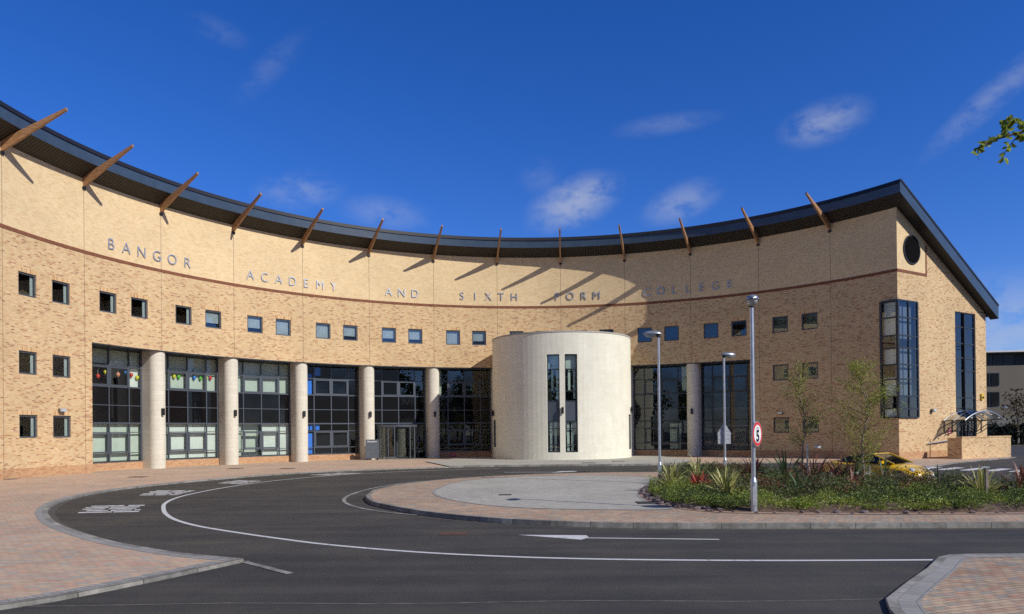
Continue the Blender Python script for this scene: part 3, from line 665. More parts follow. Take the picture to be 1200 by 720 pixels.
# --- storey-height glazing between the columns
def lerpP(b0, b1, u): return P(b0 + (b1 - b0) * u, GD, 0)
ROWS = [.52, 1.04, 2.27, 2.82, 3.86, 4.95, 6.15, 7.18]
def glazed_bay(i):
    a, b = max(OB0, i + .088), min(OB1, i + .912)
    xs = [a, i + .25, i + .5, i + .75, b]
    door = (i == 4)
    fr = MB()
    def bar(bx0, z0, bx1, z1, w, d=.09):
        p, q = P(bx0, GD, z0), P(bx1, GD, z1)
        if abs(z1 - z0) < 1e-6:
            mid = (p + q) / 2; ang = math.atan2(q.y - p.y, q.x - p.x); fr.box((0, 0, 0), ((q - p).length, d, w), Matrix.Translation(mid) @ Matrix.Rotation(ang, 4, 'Z'))
        else:
            t = T0 + bx0 * DT; fr.box((0, 0, 0), (w, d + .012, z1 - z0), Matrix.Translation((p + q) / 2) @ Matrix.Rotation(-t, 4, 'Z'))
    z_lo = .5 if not door else 0
    for k, x in enumerate(xs):
        e = .012 if k == 0 else (-.012 if k == 4 else 0)
        if door and k in (1, 2, 3): bar(x, 2.7, x, HS - .02, .07)
        else: bar(x + e, z_lo, x + e, HS - .02, .11 if k in (0, 4) else .07)
    for zr in ROWS:
        if door and zr < 2.6: continue
        w = .09 if zr in (.52, 2.82, 7.18, 4.95) else .05
        for x0, x1 in zip(xs, xs[1:]): bar(x0, zr, x1, zr, w)
    for z0, z1 in ((1.04, 2.27), (4.95, 6.15)):       # opening lights
        if door and z0 < 2: continue
        for x0, x1 in ((xs[1], xs[2]), (xs[2], xs[3])):
            e = .016
            bar(x0 + e, z0 + .03, x0 + e, z1 - .03, .09, .11); bar(x1 - e, z0 + .03, x1 - e, z1 - .03, .09, .11)
            bar(x0 + e, z0 + .08, x1 - e, z0 + .08, .08, .11); bar(x0 + e, z1 - .08, x1 - e, z1 - .08, .08, .11)
    o = fr.build('glazed_screen', m_frame_l if i < 8 else m_frame, bld)
    gl = MB(); g2 = MB(); sp = MB(); 
    for x0, x1 in zip(xs, xs[1:]):
        for z0, z1 in zip(ROWS, ROWS[1:]):
            q = [P(x0, GD + .01, z0), P(x1, GD + .01, z0), P(x1, GD + .01, z1), P(x0, GD + .01, z1)]
            if door and z1 < 2.9: 
                if abs((x0 + x1) / 2 - (i + .5)) < .3: continue
                gl.face(q)
            elif 2.8 < (z0 + z1) / 2 < 4.95 and i in (0, 1, 2, 3, 4, 5): sp.face(q)
            elif z0 > 3 or i > 5: gl.face(q)
            else: g2.face(q)
    gl.build('glass_panes', m_glass, o)
    if g2.f: g2.build('glass_panes', m_glass, o)
    if sp.f: sp.build('dark_spandrel_panes', m_spandrel, o)
    # blinds behind the panes
    def blind(x0, x1, z0, z1, m=m_blindg, dr=GD + .22, step=.018):
        bm_ = MB(); n = max(1, int((x1 - x0) / step)); x = [x0 + (x1 - x0) * k / n for k in range(n + 1)]
        for k in range(n): bm_.face([P(x[k], dr + .015, z0), P(x[k + 1] - .001, dr - .015, z0), P(x[k + 1] - .001, dr - .015, z1), P(x[k], dr + .015, z1)])
        bm_.build('vertical_blind', m, o)
    if i == 0:
        blind(a, b, .6, 2.78); blind(i + .5, b, 6.2, 7.1); blind(a, i + .5, 6.3, 7.1, m_blindg); blind(i + .78, b, 4.98, 6.2, m_blind)
    elif i == 1:
        blind(a, b, .6, 2.78, m_blind); blind(a, b, 4.98, 7.1, m_blindg)
    elif i == 2:
        blind(a, i + .25, .6, 2.78, m_blindg); blind(i + .52, b, .6, 2.78, m_blind); blind(i + .25, i + .5, .6, 2.78, m_blindg, GD + .5); blind(a, b, 4.98, 7.1, m_blindg)
    elif i == 3:
        for x0, x1, z0, z1 in ((i + .12, i + .24, 4.98, 6.1), (i + .28, i + .36, 6.4, 7.0), (i + .12, i + .19, 2.34, 2.76), (i + .20, i + .25, 2.34, 2.76), (i + .28, i + .34, 2.34, 2.76), (i + .12, i + .24, .6, 2.1), (i + .12, i + .24, 6.2, 6.5)):
            pn = MB(); pn.box((0, 0, 0), ((x1 - x0) * BAY, .04, z1 - z0), Matrix.Translation(P((x0 + x1) / 2, GD + .16, (z0 + z1) / 2)) @ Matrix.Rotation(-(T0 + x0 * DT), 4, 'Z')); pn.build('blue_display_panel', m_blue, o)
    elif i == 5: blind(a, i + .16, 4.98, 7.1)
    elif i == 8: blind(i + .62, i + .78, .6, 2.6); blind(i + .8, b, 5.2, 7.1)
    elif i == 9: blind(a, b, .6, 2.4, plain('dim_blind', (.2, .2, .17), .8)); 
for i in range(0, 10): glazed_bay(i)

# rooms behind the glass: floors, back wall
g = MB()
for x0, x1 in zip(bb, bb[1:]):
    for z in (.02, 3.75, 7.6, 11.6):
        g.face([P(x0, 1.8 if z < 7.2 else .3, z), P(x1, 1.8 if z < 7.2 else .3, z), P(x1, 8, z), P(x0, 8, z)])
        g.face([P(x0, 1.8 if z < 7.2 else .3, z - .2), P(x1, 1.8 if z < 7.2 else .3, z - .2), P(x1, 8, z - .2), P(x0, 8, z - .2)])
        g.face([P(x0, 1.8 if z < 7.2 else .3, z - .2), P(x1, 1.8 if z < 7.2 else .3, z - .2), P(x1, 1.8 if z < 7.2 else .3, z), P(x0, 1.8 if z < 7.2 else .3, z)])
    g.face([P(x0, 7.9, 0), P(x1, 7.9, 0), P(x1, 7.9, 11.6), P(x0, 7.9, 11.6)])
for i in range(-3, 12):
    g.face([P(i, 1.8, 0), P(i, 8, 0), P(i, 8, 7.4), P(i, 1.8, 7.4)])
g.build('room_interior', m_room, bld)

# entrance: revolving door
ce = P(4.47, 1.1, 0); te = T0 + 4.47 * DT
rd = MB(); rr_ = 1.62
EM = Matrix.Translation(ce) @ Matrix.Rotation(-te, 4, 'Z')
rd.lathe([(rr_ - .3, 2.52), (rr_ + .04, 2.52), (rr_ + .04, 2.70), (0, 2.72)], n=40, M=EM)
ro = rd.build('revolving_door', m_frame_l, bld)
g = MB()
for a in (-170, -130, -112, -68, -50, -10):
    g.box((rr_ * cos(rad(a)), rr_ * sin(rad(a)), 1.26), (.07, .07, 2.52), EM)
g.lathe([(rr_ + .03, 0.0), (rr_ + .03, .09), (rr_ - .03, .09)], n=40, M=EM)
g.build('door_posts', m_frame_l, ro)
for a0, a1 in ((-178, -114), (-66, -2)):
    k = 10; g = MB()
    for j in range(k):
        a, b = rad(a0 + (a1 - a0) * j / k), rad(a0 + (a1 - a0) * (j + 1) / k)
        g.face([EM @ Vector((rr_ * cos(a), rr_ * sin(a), .09)), EM @ Vector((rr_ * cos(b), rr_ * sin(b), .09)), EM @ Vector((rr_ * cos(b), rr_ * sin(b), 2.52)), EM @ Vector((rr_ * cos(a), rr_ * sin(a), 2.52))], None, 0, True)
    g.build('curved_glass', m_glass, ro)
for a in (75, 195, 315):
    g = MB(); A = EM @ Matrix.Rotation(rad(a), 4, 'Z')
    for c, s in (((.78, 0, .12), (1.5, .05, .16)), ((.78, 0, 2.44), (1.5, .05, .1)), ((.04, 0, 1.28), (.06, .05, 2.3)), ((1.5, 0, 1.28), (.06, .05, 2.3))): g.box(c, s, A)
    lf = g.build('door_leaf', m_frame_l, ro)
    g = MB(); g.box((.78, 0, 1.28), (1.4, .012, 2.2), A); g.build('leaf_glass', m_glass, lf)
    g = MB(); g.tube([A @ Vector((1.36, -.07, .8)), A @ Vector((1.36, -.07, 1.5))], .02, 6); g.build('push_handle', m_galv, lf)

# --- stone drum
DC = Vector((3.51, 54.99, 0)); DR = 5.2; DH = 8.88
def D(a, r, h): return DC + Vector((sin(a) * r, -cos(a) * r, h))
def dang(x, z=None):  # angle on the drum where world x sits on its front
    return math.asin(max(-1, min(1, (x - DC.x) / DR)))
strips = [(dang(2.19), dang(3.06), .62, 7.37, .2), (dang(3.43), dang(4.29), .62, 7.37, .2)]
slots = [(rad(-83.5), rad(-72), .95, 2.95, .15), (rad(66), rad(79), .7, 3.25, .15)]
dh = strips + slots
das = sorted(set([rad(-178 + 4 * k) for k in range(90)] + [x for q in dh for x in q[:2]]))
dhs = sorted(set([0, DH] + [x for q in dh for x in q[2:4]]))
g = MB()
grid_wall(g, das, dhs, dh, lambda a, d, h: D(a, DR - d, h), lambda a, h: (a * DR, h))
drum = g.build('stone_drum', m_stone, bld)
g = MB()
for k in range(72):
    a, b = 2 * PI * k / 72, 2 * PI * (k + 1) / 72
    g.face([D(a, DR + .03, DH), D(b, DR + .03, DH), D(b, DR + .03, DH + .1), D(a, DR + .03, DH + .1)], None, 0, True)
    g.face([D(a, DR + .03, DH + .1), D(b, DR + .03, DH + .1), D(b, DR - .3, DH + .1), D(a, DR - .3, DH + .1)])
    g.face([D(a, DR - .3, DH - .3), D(b, DR - .3, DH - .3), D(b, DR - .3, DH + .1), D(a, DR - .3, DH + .1)])
    g.face([DC + Vector((0, 0, DH - .3)), D(a, DR - .3, DH - .3), D(b, DR - .3, DH - .3)])
    g.face([D(a, DR, DH), D(b, DR, DH), D(b, DR + .03, DH), D(a, DR + .03, DH)])
g.build('drum_coping', m_conc, drum)
for (a0, a1, z0, z1, dp) in dh:
    am = (a0 + a1) / 2; w = (a1 - a0) * DR; A = Matrix.Translation(D(am, DR - dp + .03, 0)) @ Matrix.Rotation(am, 4, 'Z')
    big = z1 > 6; f = MB(); t = .06
    f.box((-w / 2 + t / 2, 0, (z0 + z1) / 2), (t, .08, z1 - z0), A); f.box((w / 2 - t / 2, 0, (z0 + z1) / 2), (t, .08, z1 - z0), A)
    for z in ([z0 + .03, 1.15, 2.25, 2.76, 4.15, 4.85, 6.35, z1 - .03] if big else [z0 + .03, z1 - .03]): f.box((0, 0, z), (w - 2 * t, .08, .06), A)
    fo = f.build('strip_window' if big else 'slot_window', m_frame, drum)
    q = MB(); q.box((0, .0, (z0 + z1) / 2), (w - 2 * t, .012, z1 - z0 - .06), A)
    if big:
        q.box((0, -.01, 3.45), (w - 2 * t - .01, .02, 1.34), A, 1)
        for xx, zz0, zz1 in ((-.2, .7, 2.7), (.1, .7, 2.7), (.25, 4.3, 6.3), (-.1, 4.9, 6.3)): q.box((xx, .16, (zz0 + zz1) / 2), (.16, .03, zz1 - zz0), A, 2)
        q.box((0, .2, 6.85), (w - .14, .02, .9), A, 2)
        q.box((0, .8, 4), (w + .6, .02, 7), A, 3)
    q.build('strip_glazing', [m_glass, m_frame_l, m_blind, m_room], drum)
for a, z in ((rad(-77), 3.45), (dang(3.245), 3.5), (rad(72), 3.6)):
    l = MB(); A = Matrix.Translation(D(a, DR, z)) @ Matrix.Rotation(a, 4, 'Z'); l.box((0, -.12, 0), (.16, .14, .44), A); l.box((0, -.03, 0), (.09, .08, .14), A); l.build('wall_light', m_black, drum)

# --- corner window, tall gable window and door
def pane_grid(name, pos, us, zs, frame_m, glass_m, bars=.07, solid=(), blind=None, proud=.0, parent=bld, normal=None):
    f = MB()
    def bx(u0, z0, u1, z1, w):
        p, q = pos(u0, z0), pos(u1, z1); d = (q - p)
        if abs(z1 - z0) < 1e-6:
            f.box((0, 0, 0), (d.length, .09, w), Matrix.Translation((p + q) / 2) @ Matrix.Rotation(math.atan2(d.y, d.x), 4, 'Z'))
        else:
            e = pos(us[-1], z0) - pos(us[0], z0); f.box((0, 0, 0), (w, .11, d.length), Matrix.Translation((p + q) / 2) @ Matrix.Rotation(math.atan2(e.y, e.x), 4, 'Z'))
    for k, u in enumerate(us):
        bx(u, zs[0], u, zs[-1], bars * (1.5 if k in (0, len(us) - 1) else 1))
    for z in zs: bx(us[0], z, us[-1], z, bars)
    o = f.build(name, frame_m, parent)
    gq = MB(); sq = MB()
    for u0, u1 in zip(us, us[1:]):
        for k, (z0, z1) in enumerate(zip(zs, zs[1:])): (sq if k in solid else gq).face([pos(u0, z0), pos(u1, z0), pos(u1, z1), pos(u0, z1)])
    gq.build('window_panes', glass_m, o)
    if sq.f: sq.build('spandrel_panes', m_spandrel, o)
    return o
zs = [2.74, 3.3, 4.1, 5.17, 6.1, 7.15, 7.95, 9.1, 10.18]
cw = pane_grid('corner_window_gable_side', lambda u, z: G(u, .05, z), [-.05, 1.07, 2.10], zs, m_frame, m_glass_r, .09)
cf = pane_grid('corner_window_court_side', lambda u, z: P(u, -.05, z), [11.665, 11.875], zs, m_frame, m_glass, .09, solid=())
for z0, z1 in ((8.0, 10.1), (6.1, 7.1), (4.15, 5.3), (2.8, 3.3)):
    g = MB(); a, b = P(11.685, .15, 0), P(11.86, .15, 0)
    g.face([a + Vector((0, 0, z0)), b + Vector((0, 0, z0)), b + Vector((0, 0, z1)), a + Vector((0, 0, z1))]); g.build('roller_blind', m_blind, cf)
g = MB(); 
g.face([G(0.15, -.25, 4.15), G(2.0, -.25, 4.15), G(2.0, -.25, 10.1), G(.15, -.25, 10.1)]); g.build('roller_blind', plain('grey_blue_blind', (.13, .16, .20), .8), cw)
tw = pane_grid('tall_window', lambda u, z: G(u, -.1, z), [6.80, 8.09, 9.38], [2.75, 3.24, 4.1, 5.97, 6.83, 7.83, 8.96, 9.95], m_frame, m_glass_r, .09)
gd = pane_grid('side_door', lambda u, z: G(u, -.1, z), [6.80, 7.65, 8.5, 9.38], [.34, 2.3, 2.7], m_frame, m_glass, .10)
g = MB()
for s in (8.3, 8.7): g.tube([G(s, .0, .95), G(s, .0, 1.6)], .025, 6)
g.build('pull_handle', m_galv, gd)

# wall lights, notices and alarm box fixed to the walls
def wall_light(A, parent=bld):
    l = MB(); l.box((0, -.08, 0), (.26, .16, .2), A); l.box((0, -.20, .02), (.3, .10, .16), A, 1); l.build('bulkhead_light', [m_frame_l, m_lens], parent)
for b, z in ((-.315, 3.42), (10.295, 3.2)): wall_light(Matrix.Translation(P(b, 0, z)) @ Matrix.Rotation(-(T0 + b * DT), 4, 'Z'))
GR = math.atan2(GS.y, GS.x)
wall_light(Matrix.Translation(G(3.75, 0, 3.2)) @ Matrix.Rotation(GR, 4, 'Z'))
def notice(A, w, h, bands, name='notice_board'):
    l = MB(); l.box((0, -.012, 0), (w, .02, h), A)
    for x, z, a, b in bands: l.box((x, -.026, z), (a, .008, b), A, 1)
    l.build(name, [m_red, m_white], bld)
notice(Matrix.Translation(G(5.9, 0, 1.85)) @ Matrix.Rotation(GR, 4, 'Z'), .42, .42, [(0, .12, .3, .03), (0, .04, .3, .03), (-.05, -.04, .2, .03), (0, -.12, .3, .03)])
notice(Matrix.Translation(P(5.32, GD - .085, .27)) @ Matrix.Rotation(-(T0 + 5.32 * DT), 4, 'Z'), .5, .3, [(0, .06, .36, .03), (0, -.05, .36, .03)])
l = MB(); l.box((0, -.06, 0), (.3, .12, .42), Matrix.Translation(G(10.1, 0, 4.2)) @ Matrix.Rotation(GR, 4, 'Z')); l.box((0, -.13, -.05), (.22, .03, .12), Matrix.Translation(G(10.1, 0, 4.2)) @ Matrix.Rotation(GR, 4, 'Z'), 1); l.build('alarm_box', [plain('yellow_plastic', (.75, .5, .05), .5), m_black], bld)

# the name in metal capitals
words = "BANGORACADEMYANDSIXTHFORMCOLLEGE"
lb = [.335, .534, .733, .938, 1.143, 1.348, 2.233, 2.437, 2.641, 2.845, 3.045, 3.253, 3.459, 4.297, 4.5, 4.705, 5.444, 5.65, 5.857, 6.061, 6.268, 6.945, 7.150, 7.36, 7.563, 8.342, 8.55, 8.751, 8.956, 9.163, 9.369, 9.577]
glyph = {}
for ch, b in zip(words, lb):
    if ch not in glyph:
        cu = bpy.data.curves.new('letter', 'FONT'); cu.body = ch; cu.size = .90; cu.extrude = .02; cu.align_x = 'CENTER'; cu.offset = -.009
        to = bpy.data.objects.new('letter', cu); COL.objects.link(to)
        bpy.context.view_layer.update(); me = bpy.data.meshes.new_from_object(to.evaluated_get(bpy.context.evaluated_depsgraph_get())); me.materials.clear(); me.materials.append(m_steel); me.name = 'letter'
        bpy.data.objects.remove(to); bpy.data.curves.remove(cu); glyph[ch] = me
    o = bpy.data.objects.new('letter', glyph[ch]); COL.objects.link(o); o.parent = bld
    o.location = P(b, -.05, 12.60); o.rotation_euler = (PI / 2, 0, -(T0 + b * DT)); o.scale = (.94, 1, 1)

# ------------------------------------------------------------------ canopy, ramp wall, handrail at the gable door
can = empty('door_canopy', G(8, 0, 0), 0, 'curved clear canopy on steel brackets over the gable door', 'canopy')
can_i = Matrix.Translation(G(8, 0, 0)).inverted()
def C(s, off, h): return can_i @ G(s, off, h)
arc = []
for k in range(13):
    u = k / 12; s = 5.0 + 5.1 * u; arc.append((s, 2.55 + .62 * math.sin(PI * u) ** .85))
g = MB()
for (s0, z0), (s1, z1) in zip(arc, arc[1:]): g.face([C(s0, .1, z0), C(s1, .1, z1), C(s1 - .4, 1.7, z1 + .02), C(s0 - .4, 1.7, z0 + .02)], None, 0, True)
g.build('curved_sheet', m_poly, can)
for off in (.12, .9, 1.68):
    g = MB(); g.tube([C(s - .25 * off, off, z - .03) for s, z in arc], .04, 6); g.build('arched_rib', m_galv, can)
for s in (5.2, 6.2, 9.3, 10.0):
    g = MB(); g.tube([C(s, .05, 2.5), C(s - .35, 1.5, 2.6)], .03, 6); g.tube([C(s, .05, 1.75), C(s - .3, 1.2, 2.5)], .03, 6); g.tube([C(s, .05, 1.7), C(s, .05, 2.6)], .035, 6); g.build('bracket', m_frame_l, can)
for s, off in ((9.2, 1.72), (8.2, 1.72), (6.9, 1.72), (5.7, 1.72)):
    g = MB(); g.lathe([(0, -.05), (.09, 0), (0, .05)], c=C(s - .4, off, 2.9 if 6 < s < 9 else 2.68), n=8); g.build('glass_clamp', m_white, can)
g = MB(); g.tube([C(9.9, .1, 3.3), C(9.9, 1.2, 3.45), C(9.9, 1.5, 3.4)], .03, 6); g.lathe([(0, -.1), (.14, -.05), (.16, .05), (0, .12)], c=C(9.9, 1.6, 3.38), n=10); g.build('floodlight', m_galv, can)

rw = empty('ramp_wall', G(6.4, 2.0, 0), 0, 'low buff brick wall enclosing the ramp in front of the gable door', 'wall')
rwi = Matrix.Translation(G(6.4, 2.0, 0)).inverted()
def rbox(mb, s0, s1, o0, o1, z0, z1, m=0):
    for ps, uv in (([(s0, o1, z0), (s1, o1, z0), (s1, o1, z1), (s0, o1, z1)], 's'), ([(s1, o0, z0), (s0, o0, z0), (s0, o0, z1), (s1, o0, z1)], 's'), ([(s0, o0, z0), (s0, o1, z0), (s0, o1, z1), (s0, o0, z1)], 'o'), ([(s1, o1, z0), (s1, o0, z0), (s1, o0, z1), (s1, o1, z1)], 'o'), ([(s0, o1, z1), (s1, o1, z1), (s1, o0, z1), (s0, o0, z1)], 't')):
        mb.face([rwi @ G(*p) for p in ps], [((p[0], p[2]) if uv == 's' else (p[1], p[2]) if uv == 'o' else (p[0], p[1])) for p in ps], m)
g = MB(); rbox(g, 3.35, 9.6, 1.75, 2.08, 0, 1.40); rbox(g, 9.27, 9.6, 0, 1.75, 0, 1.40); rbox(g, 3.35, 3.7, 1.2, 1.75, 0, 1.40); g.build('wall_body', m_brick, rw)
g = MB(); rbox(g, 3.33, 9.62, 1.72, 2.11, 1.40, 1.47); g.build('wall_coping', m_sold, rw)
g = MB(); rbox(g, 6.2, 9.27, 0.004, 1.75, 0, .33)
g.build('landing', m_conc, rw)
hr = empty('handrail', G(2.2, 1.25, 0), 0, 'sloping steel handrail fixed to the gable wall above the ramp', 'handrail'); hi = Matrix.Translation(G(2.2, 1.25, 0)).inverted()
g = MB(); g.tube([hi @ G(3.1, .12, 1.03), hi @ G(6.9, .12, 1.27)], .035, 8); g.build('rail', m_galv, hr)
for s_ in (3.5, 5.0, 6.5):
    g = MB(); g.tube([hi @ G(s_, 0, 1.0 + (s_ - 3.1) * .063), hi @ G(s_, .12, 1.03 + (s_ - 3.1) * .063)], .018, 6); g.build('rail_bracket', m_galv, hr)
g = MB(); g.tube([(0, 0, 0), (0, 0, 2.4)], .045, 8); g.lathe([(.06, 2.4), (0, 2.45)], n=8)
tag(g.build('canopy_post', m_frame_l, loc=G(4.15, 1.45, 0)), 'slim dark steel post standing at the ramp entrance under the canopy', 'post')

# ------------------------------------------------------------------ reception stand
rs = empty('sign_stand', (-10.75, 54.5, PZ), rad(3), 'grey reception sign box standing beside the revolving door', 'sign')
g = MB(); g.box((0, 0, .82), (.96, .22, 1.42)); g.build('panel', plain('slate_grey', (.115, .135, .155), .5), rs)
for x in (-.38, .38):
    g = MB(); g.box((x, 0, .055), (.12, .3, .11)); g.build('foot', m_black, rs)
cu = bpy.data.curves.new('lettering', 'FONT'); cu.body = 'Reception'; cu.size = .17; cu.extrude = .004; cu.align_x = 'CENTER'; cu.materials.append(m_white); cu.offset = .004
to = bpy.data.objects.new('lettering', cu); COL.objects.link(to); bpy.context.view_layer.update()
me = bpy.data.meshes.new_from_object(to.evaluated_get(bpy.context.evaluated_depsgraph_get())); me.name = 'lettering'; bpy.data.objects.remove(to)
o = bpy.data.objects.new('lettering', me); COL.objects.link(o); o.parent = rs; o.location = (0, -.118, 1.33); o.rotation_euler = (PI / 2, 0, 0)

# ------------------------------------------------------------------ balloons in the first two glazed bays
bal = {'red': (.7, .04, .03), 'yellow': (.75, .7, .05), 'orange': (.8, .3, .15), 'blue': (.05, .25, .7), 'green': (.15, .55, .08), 'pink': (.75, .35, .28)}
bl = [(.39, 5.5, 'red', 'leftmost red balloon hanging in the first tall window'), (.483, 5.76, 'yellow', 'yellow balloon between the red and orange ones in the first tall window'), (.636, 5.68, 'orange', 'orange balloon in the middle of the first tall window'),
      (.733, 5.85, 'blue', 'blue balloon in the first tall window'), (.8, 5.72, 'red', 'small red balloon near the right jamb of the first tall window'), (.873, 5.58, 'yellow', 'yellow balloon in front of the pale blind of the first tall window'),
      (1.345, 5.8, 'yellow', 'leftmost yellow balloon in the second tall window'), (1.405, 5.8, 'green', 'green balloon beside the yellow one left in the second tall window'), (1.495, 5.8, 'pink', 'pink balloon in the second tall window'),
      (1.608, 5.8, 'blue', 'blue balloon in the second tall window'), (1.69, 5.78, 'green', 'green balloon right of the blue one in the second tall window'), (1.765, 5.85, 'yellow', 'yellow balloon next to the red one in the second tall window'), (1.822, 5.85, 'red', 'red balloon at the right end of the second tall window')]
bm_mats = {k: plain('balloon_' + k, c, .4, 0, .03) for k, c in bal.items()}
for b, z, c, lab in bl:
    e = empty('balloon', P(b, GD + .12, z), 0, lab, 'balloon', 'balloons hung in the tall windows')
    g = MB(); g.lathe([(0, -.15), (.03, -.135), (.075, -.085), (.11, 0), (.10, .08), (.06, .13), (0, .15)], n=12); g.build('balloon_skin', bm_mats[c], e)
    g = MB(); g.tube([(0, 0, .16), (0, 0, .5)], .006, 5); g.build('string', m_white, e)

# ------------------------------------------------------------------ street lamps
def lamp(x, y, H, head_dir, label, flare=.8, z0=.12):
    e = empty('street_lamp', (x, y, z0), 0, label, 'street lamp', 'galvanised street lamps on the planted island')
    g = MB(); g.lathe([(.080, 0), (.080, flare - .06), (.050, flare + .05), (.044, H - .12), (.042, H - .1)], n=16); g.build('pole', m_galv, e)
    g = MB(); g.box((0, -.083, flare * .5), (.1, .012, flare * .55)); g.build('access_door', plain('galvanised_door', (.5, .53, .56), .45, .6), e)
    hd = Matrix.Rotation(head_dir, 4, 'Z')      # local +x is the way the head points
    g = MB()
    def ell(u): return math.sqrt(max(0, 1 - u * u))
    n = 14; m_ = 16
    for i in range(n):
        u0, u1 = -1 + 2 * i / n, -1 + 2 * (i + 1) / n
        for k in range(m_):
            a, b = PI * k / m_, PI * (k + 1) / m_
            q = [Vector((.22 + .36 * u, ell(u) * .155 * cos(t), H - .02 + ell(u) * .13 * sin(t))) for u, t in ((u0, a), (u1, a), (u1, b), (u0, b))]
            g.face([hd @ p for p in q[::-1]], None, 0, True)
        g.face([hd @ Vector((.22 + .36 * u, s * ell(u) * .155, H - .02)) for u, s in ((u0, -1), (u1, -1), (u1, 1), (u0, 1))][::-1])
    ho = g.build('lamp_head', plain('lamp_housing', (.30, .33, .36), .35, .5), e)
    g = MB()
    for i in range(8):
        u0, u1 = -1 + 2 * i / 8, -1 + 2 * (i + 1) / 8
        for k in range(8):
            a, b = PI * k / 8, PI * (k + 1) / 8
            g.face([hd @ Vector((.28 + .24 * u, ell(u) * .12 * cos(t), H - .03 - ell(u) * .12 * sin(t))) for u, t in ((u0, a), (u1, a), (u1, b), (u0, b))], None, 0, True)
    g.build('lamp_lens', plain('clear_lens', (.42, .45, .47), .15, .1), ho)
    g = MB(); g.tube([(0, 0, H - .14), (0, 0, H - .03)], .07, 10); g.build('spigot', m_black, ho)
    return e
LA = lamp(5.66, 17.3, 5.02, rad(-105), 'nearest street lamp, at the front edge of the planting, carrying a round red-rimmed speed sign', .78)
LB = lamp(5.33, 26.9, 5.55, rad(175), 'street lamp without a sign at the left tip of the planting', .75)
LC = lamp(9.45, 32.8, 5.35, rad(8), 'farthest street lamp, behind the planting, bearing the back of a triangular sign', .65)
# speed sign on the nearest lamp
ang = rad(50)
SM = Matrix.Translation((.02, -.06, 1.92)) @ Matrix.Rotation(ang, 4, 'Z')
SM = Matrix.Rotation(ang - rad(0), 4, 'Z'); SM.translation = Vector((.075, -.04, 1.86))
fr = MB(); fr.lathe([(0, .012), (.30, .012), (.30, -.012), (0, -.012)], n=40, M=SM @ Matrix.Rotation(PI / 2, 4, 'X'))
so_ = fr.build('speed_sign', m_galv, LA)
g = MB(); g.lathe([(0, .016), (.285, .016)], n=40, M=SM @ Matrix.Rotation(PI / 2, 4, 'X')); g.build('red_rim', m_red, so_)
g = MB(); g.lathe([(0, .020), (.215, .020)], n=40, M=SM @ Matrix.Rotation(PI / 2, 4, 'X')); g.build('white_face', m_white, so_)
cu = bpy.data.curves.new('numeral', 'FONT'); cu.body = '5'; cu.size = .38; cu.extrude = .003; cu.align_x = 'CENTER'; cu.offset = .012; cu.materials.append(m_black)
to = bpy.data.objects.new('numeral', cu); COL.objects.link(to); bpy.context.view_layer.update(); me = bpy.data.meshes.new_from_object(to.evaluated_get(bpy.context.evaluated_depsgraph_get())); me.name = 'numeral'; bpy.data.objects.remove(to)
o = bpy.data.objects.new('numeral', me); COL.objects.link(o); o.parent = so_; o.matrix_local = SM @ Matrix.Translation((0, -.025, -.175)) @ Matrix.Rotation(PI / 2, 4, 'X')
g = MB()
for z, w in ((.155, .10), (.125, .16)): g.box((0, -.024, z), (w, .004, .018), SM)
g.build('small_lettering', plain('grey_print', (.35, .35, .36), .6), so_)
g = MB(); g.box((.035, -.02, 2.02), (.1, .1, .04)); g.box((.035, -.02, 1.72), (.1, .1, .04)); g.build('sign_clip', m_galv, so_)
# back of the warning sign on the far lamp
g = MB(); tri = [(-.33, 1.75), (.33, 1.75), (0, 2.30)]
for y, o_ in ((.07, 1), (.085, -1)):
    ps = [(x, y, z) for x, z in tri]; g.face(ps if o_ > 0 else ps[::-1])
for (x0, z0), (x1, z1) in zip(tri, tri[1:] + tri[:1]): g.face([(x0, .07, z0), (x1, .07, z1), (x1, .085, z1), (x0, .085, z0)])
g.box((0, .075, 1.53), (.58, .015, .42)); g.box((0, .066, 1.9), (.4, .02, .03)); g.box((0, .066, 1.55), (.5, .02, .03))
g.build('warning_sign_back', plain('grey_sign_back', (.48, .50, .52), .5, .3), LC)

# ------------------------------------------------------------------ planting
def leafquads(mb, c, n, L, w, up, rr, m=0, spread=1.0):
    for k in range(n):
        a = rr.uniform(0, 2 * PI); e = rr.uniform(*up); d = Vector((cos(a) * cos(e), sin(a) * cos(e), sin(e)))
        s = d.cross(Vector((rr.uniform(-1, 1), rr.uniform(-1, 1), rr.uniform(-1, 1)))).normalized() * w * rr.uniform(.6, 1.2)
        p = c + Vector((rr.gauss(0, spread), rr.gauss(0, spread), rr.gauss(0, spread * .5))); q = p + d * L * rr.uniform(.6, 1.3)
        mb.face([p - s * .5, p + s * .5, q + s * .25, q - s * .25], None, m)
rr = random.Random(3)
gc = MB(); sh = MB()
def frontness(x, y):
    # distance behind the road edge of the bed
    return y - 16.4
FLAX = [(4.98, 23.4), (6.75, 27.0), (5.75, 22.9), (5.72, 19.7), (12.55, 19.6), (14.0, 19.9), (10.3, 25.2), (9.3, 25.0), (11.0, 24.8), (12.0, 23.6), (10.9, 23.1), (8.3, 21.2), (11.35, 24.4), (7.6, 23.8)]
